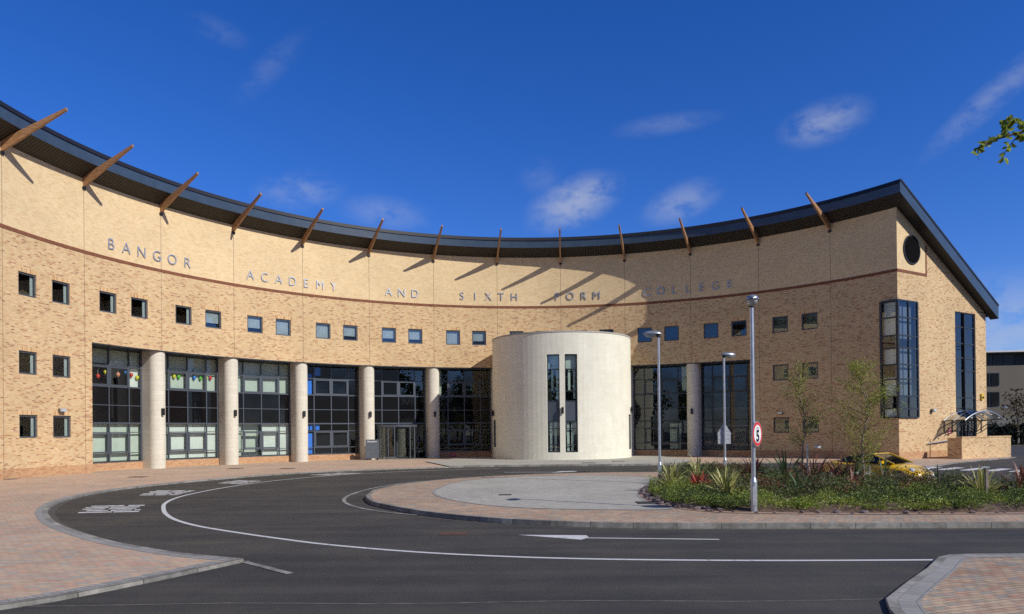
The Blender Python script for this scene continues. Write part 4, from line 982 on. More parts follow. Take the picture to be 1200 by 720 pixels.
def clump(mb, x, y, rad_, h, mats_, n, L, w, sp=1.0):
    """one bush: leaves spread over and through a lumpy dome"""
    ph1, ph2 = rr.uniform(0, 6), rr.uniform(0, 6)
    for _ in range(n):
        a = rr.uniform(0, 2 * PI); q = rr.random() ** .55; lump = 1 + .22 * math.sin(3 * a + ph1) + .14 * math.sin(5 * a + ph2)
        px_, py_ = x + cos(a) * q * rad_ * lump, y + sin(a) * q * rad_ * lump
        if not inside(px_, py_, bed) or edged(px_, py_, bed) < .30: continue
        top = h * math.sqrt(max(.02, 1 - q ** 2.4)) * (1 + .28 * mnoise.noise(Vector((px_ * 5, py_ * 5, h))))
        z = IZ + .08 + top * (rr.uniform(.55, 1.05) if rr.random() < .75 else rr.uniform(.05, .6))
        el = rr.uniform(-.4, 1.1)
        d = Vector((cos(a + rr.gauss(0, .7)) * cos(el), sin(a + rr.gauss(0, .7)) * cos(el), sin(el))); s = d.cross(Vector((rr.uniform(-1, 1), rr.uniform(-1, 1), rr.uniform(-1, 1)))).normalized() * w * rr.uniform(.6, 1.3)
        p = Vector((px_, py_, z)); e_ = p + d * L * rr.uniform(.5, 1.4)
        mb.face([p - s * .5, p + s * .5, e_ + s * .2, e_ - s * .2], None, rr.choice(mats_))
# low spreading mats along the front and the left tip
for _ in range(260):
    for __ in range(30):
        x, y = rr.uniform(3.8, 18), rr.uniform(16.6, 24.5)
        f = y - 16.4
        if inside(x, y, bed) and edged(x, y, bed) > .36 and (f < 3.2 or (x < 5.6 and y < 24.5)): break
    else: continue
    fd = min(math.dist((x, y), q) for q in FLAX); t = mnoise.noise(Vector((x * .7, y * .7, 1)))
    h = rr.uniform(.10, .42) * (.5 if fd < .5 else 1) * min(1, .5 + edged(x, y, bed) * .4); pal = [0, 0, 0, 2] if t > .05 else ([0, 1, 1] if t > -.2 else [1, 1, 3])
    clump(gc, x, y, rr.uniform(.24, .58), h, pal, rr.randint(260, 420), .048, .022)
# taller shrubs behind
for _ in range(270):
    for __ in range(30):
        x, y = rr.uniform(5.2, 18), rr.uniform(18.9, 31.5)
        if inside(x, y, bed) and edged(x, y, bed) > .35: break
    else: continue
    fd = min(math.dist((x, y), q) for q in FLAX); t = mnoise.noise(Vector((x * .55, y * .55, 7)))
    h = rr.uniform(.25, .62) * (.5 if fd < .55 else 1) * (1.08 if x > 10.5 else 1); kind = rr.random()
    pal = [0, 0, 1] if kind < .42 else ([1, 1, 2] if kind < .62 else ([2, 2, 0] if kind < .80 else ([3, 3, 2] if kind < .92 else [4, 1])))
    clump(sh, x, y, rr.uniform(.25, .5), h, pal, rr.randint(230, 380), .055, .026)
m_lf5 = leafm('yellow_green', (.25, .28, .04), (.40, .42, .07)); m_lf6 = leafm('rusty_red', (.20, .06, .03), (.30, .11, .05)); m_lf7 = leafm('blue_grey_green', (.09, .13, .07), (.15, .19, .10))
tag(gc.build('ground_cover', [m_lf1, m_lf2, m_lf5, m_lf3]), 'low bright green spreading ground cover along the front of the island bed', 'ground cover', kind='stuff')
tag(sh.build('shrub_mass', [m_lf3, m_lf2, m_lf4, m_lf6, m_lf7]), 'dark knee high shrubs filling the back of the island bed', 'shrubs', kind='stuff')

def flax(x, y, h, n, mats, label, seed, name='flax_plant', lean=1.0, w=.05):
    rr = random.Random(seed); e = empty(name, (x, y, IZ + .08), 0, label, 'plant', 'strap leaved plants in the island bed')
    g = MB(); h *= (1.12 if lean < 1 else .92); w *= 1.3
    for k in range(int(n * 1.5)):
        a = rr.uniform(0, 2 * PI); L = h * rr.uniform(.65, 1.2); el = rr.uniform(.35, 1.5) ** lean; d = Vector((cos(a), sin(a), 0)); s = Vector((-sin(a), cos(a), 0)); W_ = w * rr.uniform(.7, 1.2)
        p = d * rr.uniform(0, .06); pts = []; droop = rr.uniform(.15, .9)
        for j in range(6):
            u = j / 5; ee = el - droop * u * u * 1.3
            pts.append(p.copy()); p = p + (d * cos(ee) + Vector((0, 0, sin(ee)))) * L / 5
        tw = rr.uniform(-.8, .8)
        for j in range(5):
            def row(j):
                u = j / 5; wd = W_ * (.55 + .9 * u) * (1 - u ** 3) + .003; sd = (s * cos(tw) + Vector((0, 0, 1)) * sin(tw) * .5).normalized()
                return [pts[j] + sd * wd * q for q in (-.5, -.2, .2, .5)]
            A, B = row(j), row(j + 1)
            for q in range(3): g.face([A[q], A[q + 1], B[q + 1], B[q]], None, 1 if q == 1 else 0)
    g.build('strap_leaves', mats, e); 
    g = MB(); g.lathe([(.10, 0), (.08, .06), (0, .1)], n=8); g.build('leaf_base', m_twig, e)
    return e
YV, RV, BV, GV = [m_cream, m_phg], [m_phr, m_phr], [m_phb, m_phb], [m_phg, m_phg]
flax(4.98, 23.4, .95, 44, YV, 'yellow striped flax just right of the lamp at the left tip of the bed', 1)
flax(6.75, 27.0, 1.0, 22, YV, 'small yellow striped flax behind the bright red plant', 2)
flax(5.75, 22.9, .62, 30, RV, 'bright red spiky plant between two yellow striped ones', 3, w=.08)
flax(5.72, 19.7, .90, 54, YV, 'large yellow striped flax beside the speed sign lamp', 4, w=.055)
flax(12.45, 19.4, .95, 54, YV, 'yellow striped flax left of the short post at the right of the bed', 5, w=.055)
flax(13.55, 19.4, .95, 40, BV, 'bronze red flax at the right end of the bed beside the short post', 6)
flax(10.3, 25.2, 1.1, 26, BV, 'tall bronze flax around the slim tree trunk', 7, lean=.6)
flax(9.3, 25.0, 1.15, 26, GV, 'tall green flax left of the slim tree', 8, lean=.6)
flax(11.0, 24.6, 1.1, 24, BV, 'bronze flax between the two slim trees', 9, lean=.6)
flax(12.0, 23.6, .95, 16, GV, 'upright green flax in front of the yellow car', 10, lean=.6)
flax(10.6, 22.8, .6, 18, BV, 'small dull red flax below the second tree', 11)
flax(8.3, 21.2, .75, 14, GV, 'narrow grey green flax in the middle of the bed', 12, lean=.7, w=.04)
flax(11.35, 24.4, 1.0, 16, GV, 'upright green flax at the tail of the yellow car', 13, lean=.6)
flax(7.6, 23.8, .6, 14, BV, 'low bronze flax behind the speed sign lamp', 14)

flax(8.6, 26.2, .95, 22, BV, 'bronze flax at the back of the bed left of the tall green flax', 15, lean=.7)
flax(13.0, 22.4, .7, 18, GV, 'low green flax beside the nose of the yellow car', 16, lean=.7)
# edging rocks
rk = None; per = 0; L = 0; rr = random.Random(12); i = 0; rocks = []
bl_ = len(bed)
seg = []
for i in range(bl_):
    x, y = bed[i]
    if y < 27.9 and x < 14.5 and not (y > 19.0 and x > 9): seg.append(i)
def rockmesh(seed):
    r_ = random.Random(seed); g = MB(); vs = {}
    import bmesh
    bm = bmesh.new(); bmesh.ops.create_icosphere(bm, subdivisions=1, radius=.5)
    for v in bm.verts:
        v.co *= .75 + .5 * r_.random(); v.co.z *= .6
    me = bpy.data.meshes.new('rock'); bm.to_mesh(me); bm.free(); me.materials.append(m_rock); return me
rms = [rockmesh(s) for s in range(6)]
nrock = 0
for i in seg:
    a, b = Vector(bed[i]), Vector(bed[(i + 1) % bl_]); l = (b - a).length
    left = a.x < 4.7
    k = max(1, int(l / (.20 if left else .34)))
    for j in range(k):
        for row in range(2 if left else 1):
            p = a.lerp(b, (j + rr.uniform(.1, .9)) / k)
            nrm = Vector((-(b - a).y, (b - a).x)).normalized() * (1 if sgn > 0 else -1)
            p = p + nrm * (.14 + row * .24 + rr.uniform(-.06, .08))
            o = bpy.data.objects.new('rock', rr.choice(rms)); COL.objects.link(o)
            s = rr.uniform(.10, .23) if left else rr.uniform(.07, .18)
            o.scale = (s, s * rr.uniform(.7, 1.1), s * rr.uniform(.7, 1)); o.rotation_euler = (rr.uniform(-.3, .3), rr.uniform(-.3, .3), rr.uniform(0, 6.3)); o.location = (p.x, p.y, IZ + .012 + s * .16)
            tag(o, 'purple grey edging rock lying along the rim of the island bed', 'rock', 'rocks edging the island bed'); nrock += 1
print('rocks', nrock)

# slim young trees
def sapling(x, y, H, crown0, Rw, seed, label, nl=1500):
    rr = random.Random(seed); e = empty('birch_tree', (x, y, IZ + .08), 0, label, 'tree', 'slim young trees in the island bed')
    tr = MB(); pts = [Vector((math.sin(k * .9 + seed) * .02 * k, math.cos(k * 1.3 + seed) * .012 * k, H * k / 9)) for k in range(10)]
    tr.tube(pts, [.034 * (1 - k / 10) + .005 for k in range(10)], 8)
    tr.build('trunk', m_bark, e)
    lim = MB(); lv = MB(); 
    for k in range(70):
        u = crown0 + (1 - crown0) * (k + rr.random()) / 70 * .98; z = H * u; i = min(8, int(u * 9)); base = pts[i].lerp(pts[i + 1], u * 9 - i)
        v = (u - crown0) / (1 - crown0); Ln = Rw * (.35 + 1.1 * math.sin(PI * min(1, .15 + .8 * v)) ** .8) * rr.uniform(.6, 1.15) * (1 - .45 * v)
        a = rr.uniform(0, 2 * PI); el = rr.uniform(.35, .95); d = Vector((cos(a) * cos(el), sin(a) * cos(el), sin(el))); q = base.copy(); bp = [q.copy()]
        for j in range(5):
            d = (d + Vector((rr.gauss(0, .16), rr.gauss(0, .16), .02))).normalized(); q = q + d * Ln / 5; bp.append(q.copy())
        lim.tube(bp, [.009, .007, .005, .004, .003, .002], 4)
        for _ in range(nl // 70):
            t = rr.uniform(.15, 1) * 5; j = min(4, int(t)); c = bp[j].lerp(bp[j + 1], t - j) + Vector((rr.gauss(0, .09), rr.gauss(0, .09), rr.gauss(0, .08)))
            n = Vector((rr.gauss(0, 1), rr.gauss(0, 1), rr.gauss(0, 1))).normalized(); s1 = n.orthogonal().normalized() * rr.uniform(.012, .023); s2 = n.cross(s1) * 1.2
            lv.face([c - s1, c - s2, c + s1, c + s2])
    lim.build('limbs', m_twig, e); lv.build('crown', m_birch, e); return e
sapling(10.05, 25.4, 4.05, .28, 1.0, 4, 'thinner young tree with sparse light green leaves, left of the yellow car', 2600)
sapling(11.6, 24.2, 4.0, .12, 1.35, 9, 'fuller young tree with light green leaves, standing before the yellow car', 7000)
g = MB(); g.tube([(0, 0, 0), (0, 0, 1.35)], .03, 8); st = g
e = empty('tree_stake', (10.12, 25.2, IZ + .08), 0, 'thin grey stake with a white tag beside the left young tree', 'stake'); g.build('stake', m_galv, e)
g = MB(); g.box((.04, -.03, 1.32), (.22, .02, .08), Matrix.Rotation(.25, 4, 'Y')); g.build('tag', m_white, e)
e = empty('tree_support', (11.65, 24.6, IZ + .08), 0, 'low timber frame with a pale crossbar around the right young tree', 'tree support')
for x in (-.32, .32):
    g = MB(); g.box((x, 0, .3), (.07, .07, .6)); g.build('post', m_bark, e)
for x in (-.2, .2):
    g = MB(); g.box((x, -.05, .36), (.26, .03, .10)); g.build('crossbar', m_conc, e)
e = empty('marker_post', (12.05, 18.6, IZ + .08), 0, 'short square weathered post standing at the right of the island bed', 'post')
g = MB(); g.box((0, 0, .42), (.07, .07, .84)); g.build('shaft', m_bark, e); g = MB(); g.box((-.05, 0, .86), (.2, .09, .04)); g.build('cap', m_galv, e)

# overhanging branch of the tree standing just outside the view on the right
tr = empty('roadside_tree', (7.6, 2.9, 0), 0, 'young broadleaf tree whose leafy twig reaches in at the upper right', 'tree')
g = MB(); tp = [Vector((0, 0, 0)), Vector((.03, .02, 1.2)), Vector((-.02, .08, 2.4)), Vector((0, .1, 3.4)), Vector((.05, .12, 4.4))]; g.tube(tp, [.07, .055, .045, .03, .012], 10); g.build('trunk', m_bark, tr)
lf = MB(); lb_ = MB(); rr = random.Random(21)
def leaf(mb, c, L, rr, d=None):
    d = d or Vector((rr.gauss(0, 1), rr.gauss(0, .8), rr.gauss(0, .7))).normalized(); n = Vector((rr.gauss(0, .5), rr.gauss(0, 1), rr.gauss(0, .6))); s = d.cross(n).normalized() * L * .36; n2 = s.cross(d).normalized() * L * .25
    mb.face([c, c + d * L * .3 + s + n2, c + d * L * .75 + s * .7 + n2, c + d * L], None); mb.face([c, c + d * L, c + d * L * .75 - s * .7 + n2, c + d * L * .3 - s + n2], None)
O = Vector((7.6, 2.9, 0))
def sp_(u, v, Z=4.2): return ((u - 604) / 851 * Z + .004 * Z, Z, 2.1 + (502.8 - v - .01 * (u - 604)) / 851 * Z)
def limb(pts, r0, leaves, Ls=(.032, .052)):
    pts = [Vector(p) - O for p in pts]; n = len(pts); lb_.tube(pts, [r0 * (1 - .75 * k / (n - 1)) for k in range(n)], 6)
    for _ in range(leaves):
        t = rr.uniform(.15, 1) * (n - 1); j = min(n - 2, int(t)); leaf(lf, pts[j].lerp(pts[j + 1], t - j), rr.uniform(*Ls), rr)
limb([(7.6, 3.0, 3.1), (6.4, 3.5, 3.5), (5.2, 3.9, 3.78), (4.0, 4.1, 3.88), sp_(1225, 146), sp_(1196, 152), sp_(1168, 160), sp_(1147, 170)], .016, 0)
limb([sp_(1200, 151), sp_(1168, 160), sp_(1150, 168), sp_(1143, 172)], .0038, 20)
limb([sp_(1200, 150), sp_(1192, 158), sp_(1180, 172), sp_(1173, 189)], .0040, 13)
limb([sp_(1178, 158), sp_(1180, 147), sp_(1183, 139), sp_(1190, 135)], .0034, 18)
limb([sp_(1183, 139), sp_(1192, 141), sp_(1200, 143), sp_(1212, 143)], .0034, 16)
limb([sp_(1147, 170), sp_(1146, 178), sp_(1147, 185)], .0032, 2)
limb([sp_(1192, 158), sp_(1202, 156), sp_(1215, 160)], .0034, 14)
for k in range(12):
    a = rr.uniform(-1.3, 1.3); z = rr.uniform(2.6, 4.2); d = Vector((cos(a), sin(a) * .8, .5)); p = Vector((7.6, 3.0, z)); limb([p, p + d * .5, p + d * .9 + Vector((0, 0, .1))], .010, 70, (.03, .045))
lb_.build('limbs', m_twig, tr); lf.build('crown', leafm('fresh_leaf', (.17, .24, .03), (.32, .38, .06), .5), tr)

# ------------------------------------------------------------------ yellow car
car = empty('parked_car', (13.35, 26.9, 0), rad(-54), 'yellow open-top sports car with black soft top behind the planted island', 'car')
def loft(secs, mb, m=0, caps=True):
    for A, B in zip(secs, secs[1:]):
        for k in range(len(A) - 1): mb.face([A[k], A[k + 1], B[k + 1], B[k]], None, m, True)
    if caps: mb.face(secs[0][::-1], None, m); mb.face(secs[-1], None, m)
st = [(-1.88, .42, .42, .62, .55), (-1.80, .66, .30, .80, .72), (-1.5, .80, .24, .88, .80), (-.9, .85, .18, .87, .80), (-.2, .85, .16, .83, .76), (.5, .85, .16, .83, .76), (1.0, .85, .18, .80, .70), (1.45, .80, .22, .70, .58), (1.75, .68, .28, .58, .46), (1.90, .42, .32, .46, .38)]
g = MB(); secs = []
for x, hw, zb, zt, zs_ in st:
    secs.append([Vector((x, -y, z)) for y, z in ((0, zb), (hw * .8, zb), (hw * .98, zb + .12), (hw, (zb + zs_) / 2), (hw * .96, zs_), (hw * .8, zt - .02), (hw * .4, zt), (0, zt + .01))] + [Vector((x, y, z)) for y, z in ((hw * .4, zt), (hw * .8, zt - .02), (hw * .96, zs_), (hw, (zb + zs_) / 2), (hw * .98, zb + .12), (hw * .8, zb), (0, zb))])
loft(secs, g); body = g.build('body', m_yellow, car, merge=True); sm = body.modifiers.new('sub', 'SUBSURF'); sm.levels = 1; sm.render_levels = 1
g = MB()   # cloth roof
def roofsec(x, hw, z0, z1): return [Vector((x, -hw, z0)), Vector((x, -hw * .82, z1 - .04)), Vector((x, 0, z1)), Vector((x, hw * .82, z1 - .04)), Vector((x, hw, z0))]
loft([roofsec(-1.15, .66, .84, .87), roofsec(-.75, .72, .84, 1.08), roofsec(-.3, .72, .84, 1.15), roofsec(.12, .68, .84, 1.16)], g); g.build('soft_top', m_softtop, car)
g = MB(); g.face([(.95, -.68, .82), (.95, .68, .82), (.18, .56, 1.14), (.18, -.56, 1.14)]); g.build('windscreen', m_spandrel, car)
g = MB()
for s in (-1, 1):
    g.tube([(1.0, s * .70, .81), (.18, s * .60, 1.15)], .028, 6); g.tube([(.18, s * .60, 1.15), (-.05, s * .64, 1.08), (-.2, s * .70, .84)], .02, 6)
g.tube([(.18, -.6, 1.15), (.18, .6, 1.15)], .025, 6); g.build('windscreen_frame', m_yellow, car)
for s in (-1, 1):
    g = MB(); g.face([(.85, s * .72, .83), (.18, s * .62, 1.12), (-.15, s * .70, .84)]); g.build('side_window', m_spandrel, car)
    g = MB(); g.lathe([(0, .035), (.07, .02), (.11, -.03), (.10, -.08)], n=14, M=Matrix.Translation((1.60, s * .55, .58)) @ Matrix.Rotation(rad(62), 4, 'Y') @ Matrix.Scale(1.3, 4, (1, 0, 0))); g.build('headlight', m_lens, car)
    g = MB(); g.box((.62, s * .86, .87), (.14, .16, .1)); g.build('door_mirror', m_yellow, car)
    g = MB(); g.box((-1.0, s * .853, .60), (.14, .02, .08)); g.build('side_vent', m_black, car)
    for x in (-1.2, 1.2):
        g = MB(); A = Matrix.Translation((x, s * .76, .30)) @ Matrix.Rotation(PI / 2, 4, 'X'); g.lathe([(.19, -.09), (.29, -.09), (.30, 0), (.29, .09), (.19, .09)], n=24, M=A); w = g.build('wheel', m_rubber, car)
        g = MB(); g.lathe([(0, .07), (.06, .08), (.19, .06)], n=14, M=A @ Matrix.Rotation(0 if s < 0 else PI, 4, 'X')); g.build('rim', m_galv, w)
g = MB(); g.box((1.93, 0, .40), (.02, .5, .11)); g.build('number_plate', m_white, car)

# ------------------------------------------------------------------ manhole covers
mh = [(-24.3, 34.6, 'iron cover in the paving nearest the left brick wall'), (-18.38, 35.3, 'iron cover in the paving left of the first column'), (-16.6, 43.0, 'iron cover in the paving before the second column'), (-13.33, 42.5, 'iron cover in the paving before the third column'),
      (3.67, 19.7, 'dark iron cover in the island slabs beside the rock edging'), (-.34, 22.6, 'small dark drain cover in the middle of the island slabs'), (-1.3, 15.0, 'rusty brown iron cover in the asphalt below the island'), (4.49, 44.6, 'iron cover in the pale apron left, in front of the drum'), (6.57, 46.6, 'iron cover in the pale apron right, in front of the drum')]
for x, y, lab in mh:
    z = IZ + .008 if (y < 23.5 and x > -1 ) else (.004 if y < 16 else (.114 if x > 4 else PZ + .004))
    rust = 'rusty' in lab
    g = MB(); s = .62 if y > 30 else (.36 if x > 0 else .42)
    if 'small' in lab: s = .3
    if 'beside the rock' in lab: s = .62
    g.box((0, 0, .004), (s * 1.3, s, .008)); 
    e = g.build('manhole_cover', plain('rusty_iron', (.10, .055, .035), .8, 0, .3, 15) if rust else plain('cast_iron', (.05, .048, .045), .7, .3, .3, 15), loc=(x, y, z)); tag(e, lab, 'manhole cover', 'iron covers in the paving')

# ------------------------------------------------------------------ beyond the gable
fb = empty('office_building', (61, 92, 0), rad(-8), 'distant three storey block with dark flat top floor, seen right of the gable', 'building')
mb_beige = plain('beige_render', (.17, .148, .12), .85, 0, .08, .4); mb_dark = plain('dark_cladding', (.035, .04, .045), .6)
def part(name, boxes, m, parent=fb):
    g = MB()
    for c, s in boxes: g.box(c, s)
    return g.build(name, m, parent)
part('wall', [((-1.0, 5, 4.9), (8.8, 10, 9.8)), ((13, 6.4, 4.9), (10, 10, 9.8))], mb_beige)
part('top_floor', [((7, 6.2, 10.62), (25, 10.4, 1.6))], mb_dark)
part('roof_edge', [((7, 5.6, 11.53), (27, 13, .2))], m_white)
part('dark_bay', [((5.7, 1.5, 4.75), (4.6, 2.6, 9.5))], mb_dark)
for z, h in ((7.3, 1.6), (4.7, 1.8), (1.3, 2.0)):
    for x in (-4.6, -3.5, -2.4, -1.3, -.2):
        w = part('window', [((x, -.04, z + h / 2), (1.0, .14, h))], m_frame); part('pane', [((x, -.13, z + h / 2), (.82, .04, h - .2))], m_spandrel, w)
for x in (-4.2, -3.0, -1.8, -.6, .6, 1.8):
    w = part('window', [((x, .95, 10.6), (1.1, .12, 1.2))], m_frame_l); part('pane', [((x, .87, 10.6), (.95, .04, 1.0))], m_spandrel, w)
for z in (1.2, 4.4, 7.4):
    w = part('window', [((5.7, .14, z + .9), (3.2, .12, 1.7))], m_frame); part('pane', [((5.7, .06, z + .9), (3.0, .04, 1.5))], m_spandrel, w)
lwm = MB(); lwm.box((0, 0, 1.6), (24, .3, 3.2)); tag(lwm.build('boundary_wall', plain('pale_wall', (.15, .148, .14), .85), loc=(66, 87.5, 0)), 'pale rendered wall standing behind the dark hedge', 'wall')
def hedge(name, x0, x1, y, d, H, label, seed, mat, n=6000, cat='hedge'):
    rr = random.Random(seed); g = MB()
    g.box(((x0 + x1) / 2, y, H * .46), (x1 - x0 - .6, d - .5, H * .9))
    for _ in range(n):
        x = rr.uniform(x0, x1); yy = y + rr.uniform(-.5, .5) * d; z = rr.uniform(0, H) + .3 * mnoise.noise(Vector((x * .8, yy, 3)))
        if rr.random() < .5: yy = y - d / 2 + rr.uniform(-.1, .2)
        else: z = H + .3 * mnoise.noise(Vector((x * .8, yy, 3))) - rr.uniform(0, .2)
        leafquads(g, Vector((x, yy, z)), 1, .3, .2, (-.5, 1.4), rr, 0, .1)
    return tag(g.build(name, mat), label, cat)
hedge('hedge', 54, 80, 84, 2.2, 2.15, 'long dark clipped hedge beyond the far car park', 5, m_hedge)
def tree(x, y, H, Rw, label, seed, name='tree', mat=None, nl=2600, tr0=.3):
    rr = random.Random(seed); e = empty(name, (x, y, 0), 0, label, 'tree')
    g = MB(); g.tube([(0, 0, 0), (.1, 0, H * .3), (0, .1, H * .6), (.05, 0, H * .9)], [H * .022, H * .018, H * .012, H * .004], 8)
    for k in range(10):
        a = rr.uniform(0, 6.28); z = H * rr.uniform(.3, .75); g.tube([(0, 0, z), (cos(a) * Rw * .5, sin(a) * Rw * .5, z + H * .1), (cos(a) * Rw * .85, sin(a) * Rw * .85, z + H * .16)], [H * .008, H * .005, H * .002], 5)
    g.build('trunk', m_bark, e); c = MB(); cl = [(Vector((rr.gauss(0, .42) * Rw, rr.gauss(0, .42) * Rw, H * rr.uniform(tr0 + .05, .95))), rr.uniform(.25, .5) * Rw) for _ in range(22)]
    for _ in range(nl):
        p, r_ = rr.choice(cl); v = Vector((rr.gauss(0, 1), rr.gauss(0, 1), rr.gauss(0, 1))).normalized() * r_ * rr.uniform(.5, 1)
        leafquads(c, p + v, 1, .25, .2, (-1, 1.4), rr, 0, .05)
    c.build('crown', mat or m_lf2, e); return e
tree(57.4, 83, 6.3, 1.7, 'small thinly leaved tree before the distant block', 31, mat=m_lf4, nl=520)
# trees that stand behind the viewpoint and show only as reflections in the glazing
wd = MB(); rr = random.Random(8)
for _ in range(44):
    x = rr.uniform(-70, 75); y = rr.uniform(-62, -42); H = rr.uniform(10, 19)
    wd.tube([(x, y, 0), (x, y, H * .6)], [.25, .12], 6, 1)
    cl = [(Vector((x + rr.gauss(0, 1.8), y + rr.gauss(0, 1.8), H * rr.uniform(.35, .95))), rr.uniform(1.2, 2.4)) for _ in range(9)]
    for _ in range(420):
        p, r_ = rr.choice(cl); v = Vector((rr.gauss(0, 1), rr.gauss(0, 1), rr.gauss(0, 1))).normalized() * r_ * rr.uniform(.4, 1); leafquads(wd, p + v, 1, .7, .6, (-1, 1.4), rr, 0, .05)
tag(wd.build('woodland', [m_lf3, m_bark]), 'belt of trees across the road, seen only mirrored in the windows', 'trees', kind='stuff')

# ------------------------------------------------------------------ sky, sun, camera
w = bpy.data.worlds.new('World'); scene.world = w; w.use_nodes = True; nt = w.node_tree; nt.nodes.clear()
out = nt.nodes.new('ShaderNodeOutputWorld'); bg = nt.nodes.new('ShaderNodeBackground'); bg.inputs[1].default_value = .10; lk(nt, bg.outputs[0], out.inputs[0])
sk = nt.nodes.new('ShaderNodeTexSky'); sk.sky_type = 'NISHITA'; sk.sun_disc = False; sk.sun_elevation = rad(SUN_EL); sk.sun_rotation = rad(SUN_AZ); sk.air_density = 1.0; sk.dust_density = .1; sk.ozone_density = 3.0; sk.altitude = 200
hs_ = nt.nodes.new('ShaderNodeHueSaturation'); hs_.inputs['Saturation'].default_value = 1.32; lk(nt, sk.outputs[0], hs_.inputs['Color'])
skc = mix(nt, 1.0, hs_.outputs[0], (.70, .81, 1.34), 'MULTIPLY')
tc = nt.nodes.new('ShaderNodeTexCoord')
nz = nt.nodes.new('ShaderNodeTexNoise'); nz.inputs['Scale'].default_value = 26; nz.inputs['Detail'].default_value = 10; nz.inputs['Roughness'].default_value = .6; nz.inputs['Distortion'].default_value = .15
mpz = nt.nodes.new('ShaderNodeMapping'); mpz.inputs['Scale'].default_value = (1, 1, 1.7); mpz.inputs['Rotation'].default_value = (0, rad(-25), 0); lk(nt, tc.outputs['Generated'], mpz.inputs[0]); lk(nt, mpz.outputs[0], nz.inputs['Vector'])
def px(u, v):   # world direction of a point of sky
    x = (u - 604) / 851; y = (502.8 - v) / 851; return Vector((x + .01 * y, 1 - .0034 * y, y - .01 * x + .0034)).normalized()
# clouds: (u, v, half width, half height, tilt, strength) given as directions round the horizon
CL = [(672, 238, 44, 22, -.35, 1.1), (690, 224, 26, 14, -.2, .9), (798, 238, 36, 17, -.3, .65), (966, 144, 34, 17, -.15, .75), (1158, 118, 52, 11, -.65, .5), (350, 224, 38, 16, -.1, .5), (452, 250, 42, 15, .1, .4), (318, 78, 40, 11, -.8, .18), (255, 36, 24, 10, .2, .18), (780, 146, 46, 9, -.05, .28), (1190, 385, 80, 45, 0, .75), (636, 210, 22, 18, .3, .2)]
acc = None
def vm(op, a=None, b=None):
    n = nt.nodes.new('ShaderNodeVectorMath'); n.operation = op
    for i, v in enumerate((a, b)):
        if v is None: continue
        if isinstance(v, bpy.types.NodeSocket): lk(nt, v, n.inputs[i])
        else: n.inputs[i].default_value = v
    return n
def mt(op, a, b=None, clamp=False):
    n = nt.nodes.new('ShaderNodeMath'); n.operation = op; n.use_clamp = clamp
    for i, v in enumerate((a, b)):
        if v is None: continue
        if isinstance(v, bpy.types.NodeSocket): lk(nt, v, n.inputs[i])
        else: n.inputs[i].default_value = v
    return n.outputs[0]
for u, v, a, b, tl, stg in CL:
    c = px(u, v); rt = Vector((c.y, -c.x, 0)).normalized(); up = rt.cross(c).normalized()
    e1 = (rt * cos(tl) - up * sin(tl)) * (851 / a); e2 = (rt * sin(tl) + up * cos(tl)) * (851 / b)
    d = vm('SUBTRACT', tc.outputs['Generated'], c).outputs[0]
    d1 = vm('DOT_PRODUCT', d, e1).outputs['Value']; d2 = vm('DOT_PRODUCT', d, e2).outputs['Value']
    r2 = mt('ADD', mt('MULTIPLY', d1, d1), mt('MULTIPLY', d2, d2))
    m_ = mt('SUBTRACT', 1.0, mt('MULTIPLY', r2, .42), True); m_ = mt('MULTIPLY', mt('MULTIPLY', m_, m_), stg)
    acc = m_ if acc is None else mt('MAXIMUM', acc, m_)
nr = nt.nodes.new('ShaderNodeMapRange'); nr.inputs[1].default_value = .30; nr.inputs[2].default_value = .62; nr.interpolation_type = 'SMOOTHSTEP'; lk(nt, nz.outputs[0], nr.inputs[0])
dens = mt('MULTIPLY', mt('MULTIPLY', acc, nr.outputs[0]), .50, True)
col = mix(nt, dens, skc, (5.2, 5.6, 6.4))
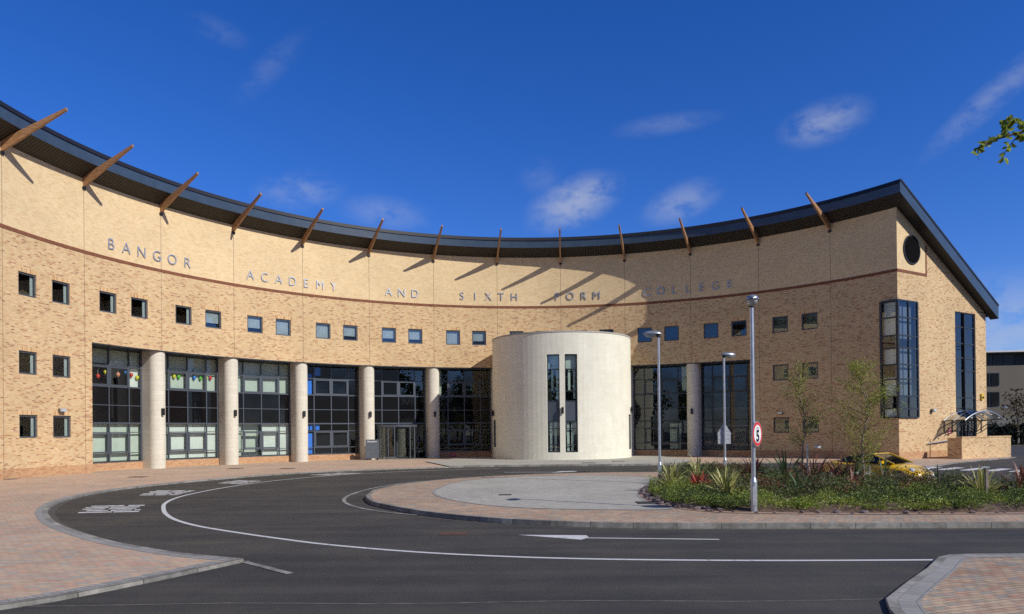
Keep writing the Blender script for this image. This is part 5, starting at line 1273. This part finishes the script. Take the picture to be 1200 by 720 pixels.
# unseen broken cloud behind the viewpoint, added to neutralise the sky's blue fill
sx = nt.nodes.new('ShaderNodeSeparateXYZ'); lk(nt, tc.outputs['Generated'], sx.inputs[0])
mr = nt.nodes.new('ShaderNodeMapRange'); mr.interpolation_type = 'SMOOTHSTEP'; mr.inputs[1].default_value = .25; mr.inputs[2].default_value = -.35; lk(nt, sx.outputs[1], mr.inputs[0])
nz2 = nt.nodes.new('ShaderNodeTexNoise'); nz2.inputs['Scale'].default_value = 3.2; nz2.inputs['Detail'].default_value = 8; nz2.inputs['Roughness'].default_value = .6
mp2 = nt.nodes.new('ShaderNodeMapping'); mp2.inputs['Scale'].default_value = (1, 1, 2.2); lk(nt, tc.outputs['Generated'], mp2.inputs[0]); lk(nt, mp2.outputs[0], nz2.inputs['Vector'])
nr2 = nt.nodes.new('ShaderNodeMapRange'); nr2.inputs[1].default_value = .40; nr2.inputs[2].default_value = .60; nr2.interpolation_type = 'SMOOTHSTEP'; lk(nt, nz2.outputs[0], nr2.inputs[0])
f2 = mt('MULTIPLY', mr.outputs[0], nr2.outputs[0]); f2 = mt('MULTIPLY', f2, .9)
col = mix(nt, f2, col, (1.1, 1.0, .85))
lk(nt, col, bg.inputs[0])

sd = bpy.data.lights.new('sun', 'SUN'); sd.energy = 4.1; sd.angle = rad(.53); sd.color = (1, .965, .90)
so = bpy.data.objects.new('sun', sd); COL.objects.link(so)
to_sun = Vector((sin(rad(SUN_AZ)) * cos(rad(SUN_EL)), cos(rad(SUN_AZ)) * cos(rad(SUN_EL)), sin(rad(SUN_EL))))
so.rotation_euler = to_sun.to_track_quat('Z', 'Y').to_euler(); so.location = (30, -20, 40)

cd = bpy.data.cameras.new('camera'); cam = bpy.data.objects.new('camera', cd); COL.objects.link(cam); scene.camera = cam
cd.sensor_width = 36; cd.lens = 851.015 / 1200 * 36; cd.shift_x = -(604.02 - 600) / 1200; cd.shift_y = (502.755 - 360) / 1200; cd.clip_end = 2000; cd.clip_start = .1
ph, ro_ = .00342, .01005
up0 = Vector((0, -sin(ph), cos(ph))); X = Vector((1, 0, 0)); fw = Vector((0, cos(ph), sin(ph)))
rt = X * cos(ro_) - up0 * sin(ro_); up = X * sin(ro_) + up0 * cos(ro_); bk = -fw
cam.matrix_world = Matrix(((rt.x, up.x, bk.x, 0), (rt.y, up.y, bk.y, 0), (rt.z, up.z, bk.z, 2.1), (0, 0, 0, 1)))
vs = scene.view_settings; vs.view_transform = 'Standard'; vs.look = 'None'; vs.exposure = 0; vs.gamma = 1; vs.use_curve_mapping = False
scene.cycles.use_denoising = False; scene.cycles.sample_clamp_indirect = 2; scene.cycles.transparent_max_bounces = 16; scene.cycles.max_bounces = 6
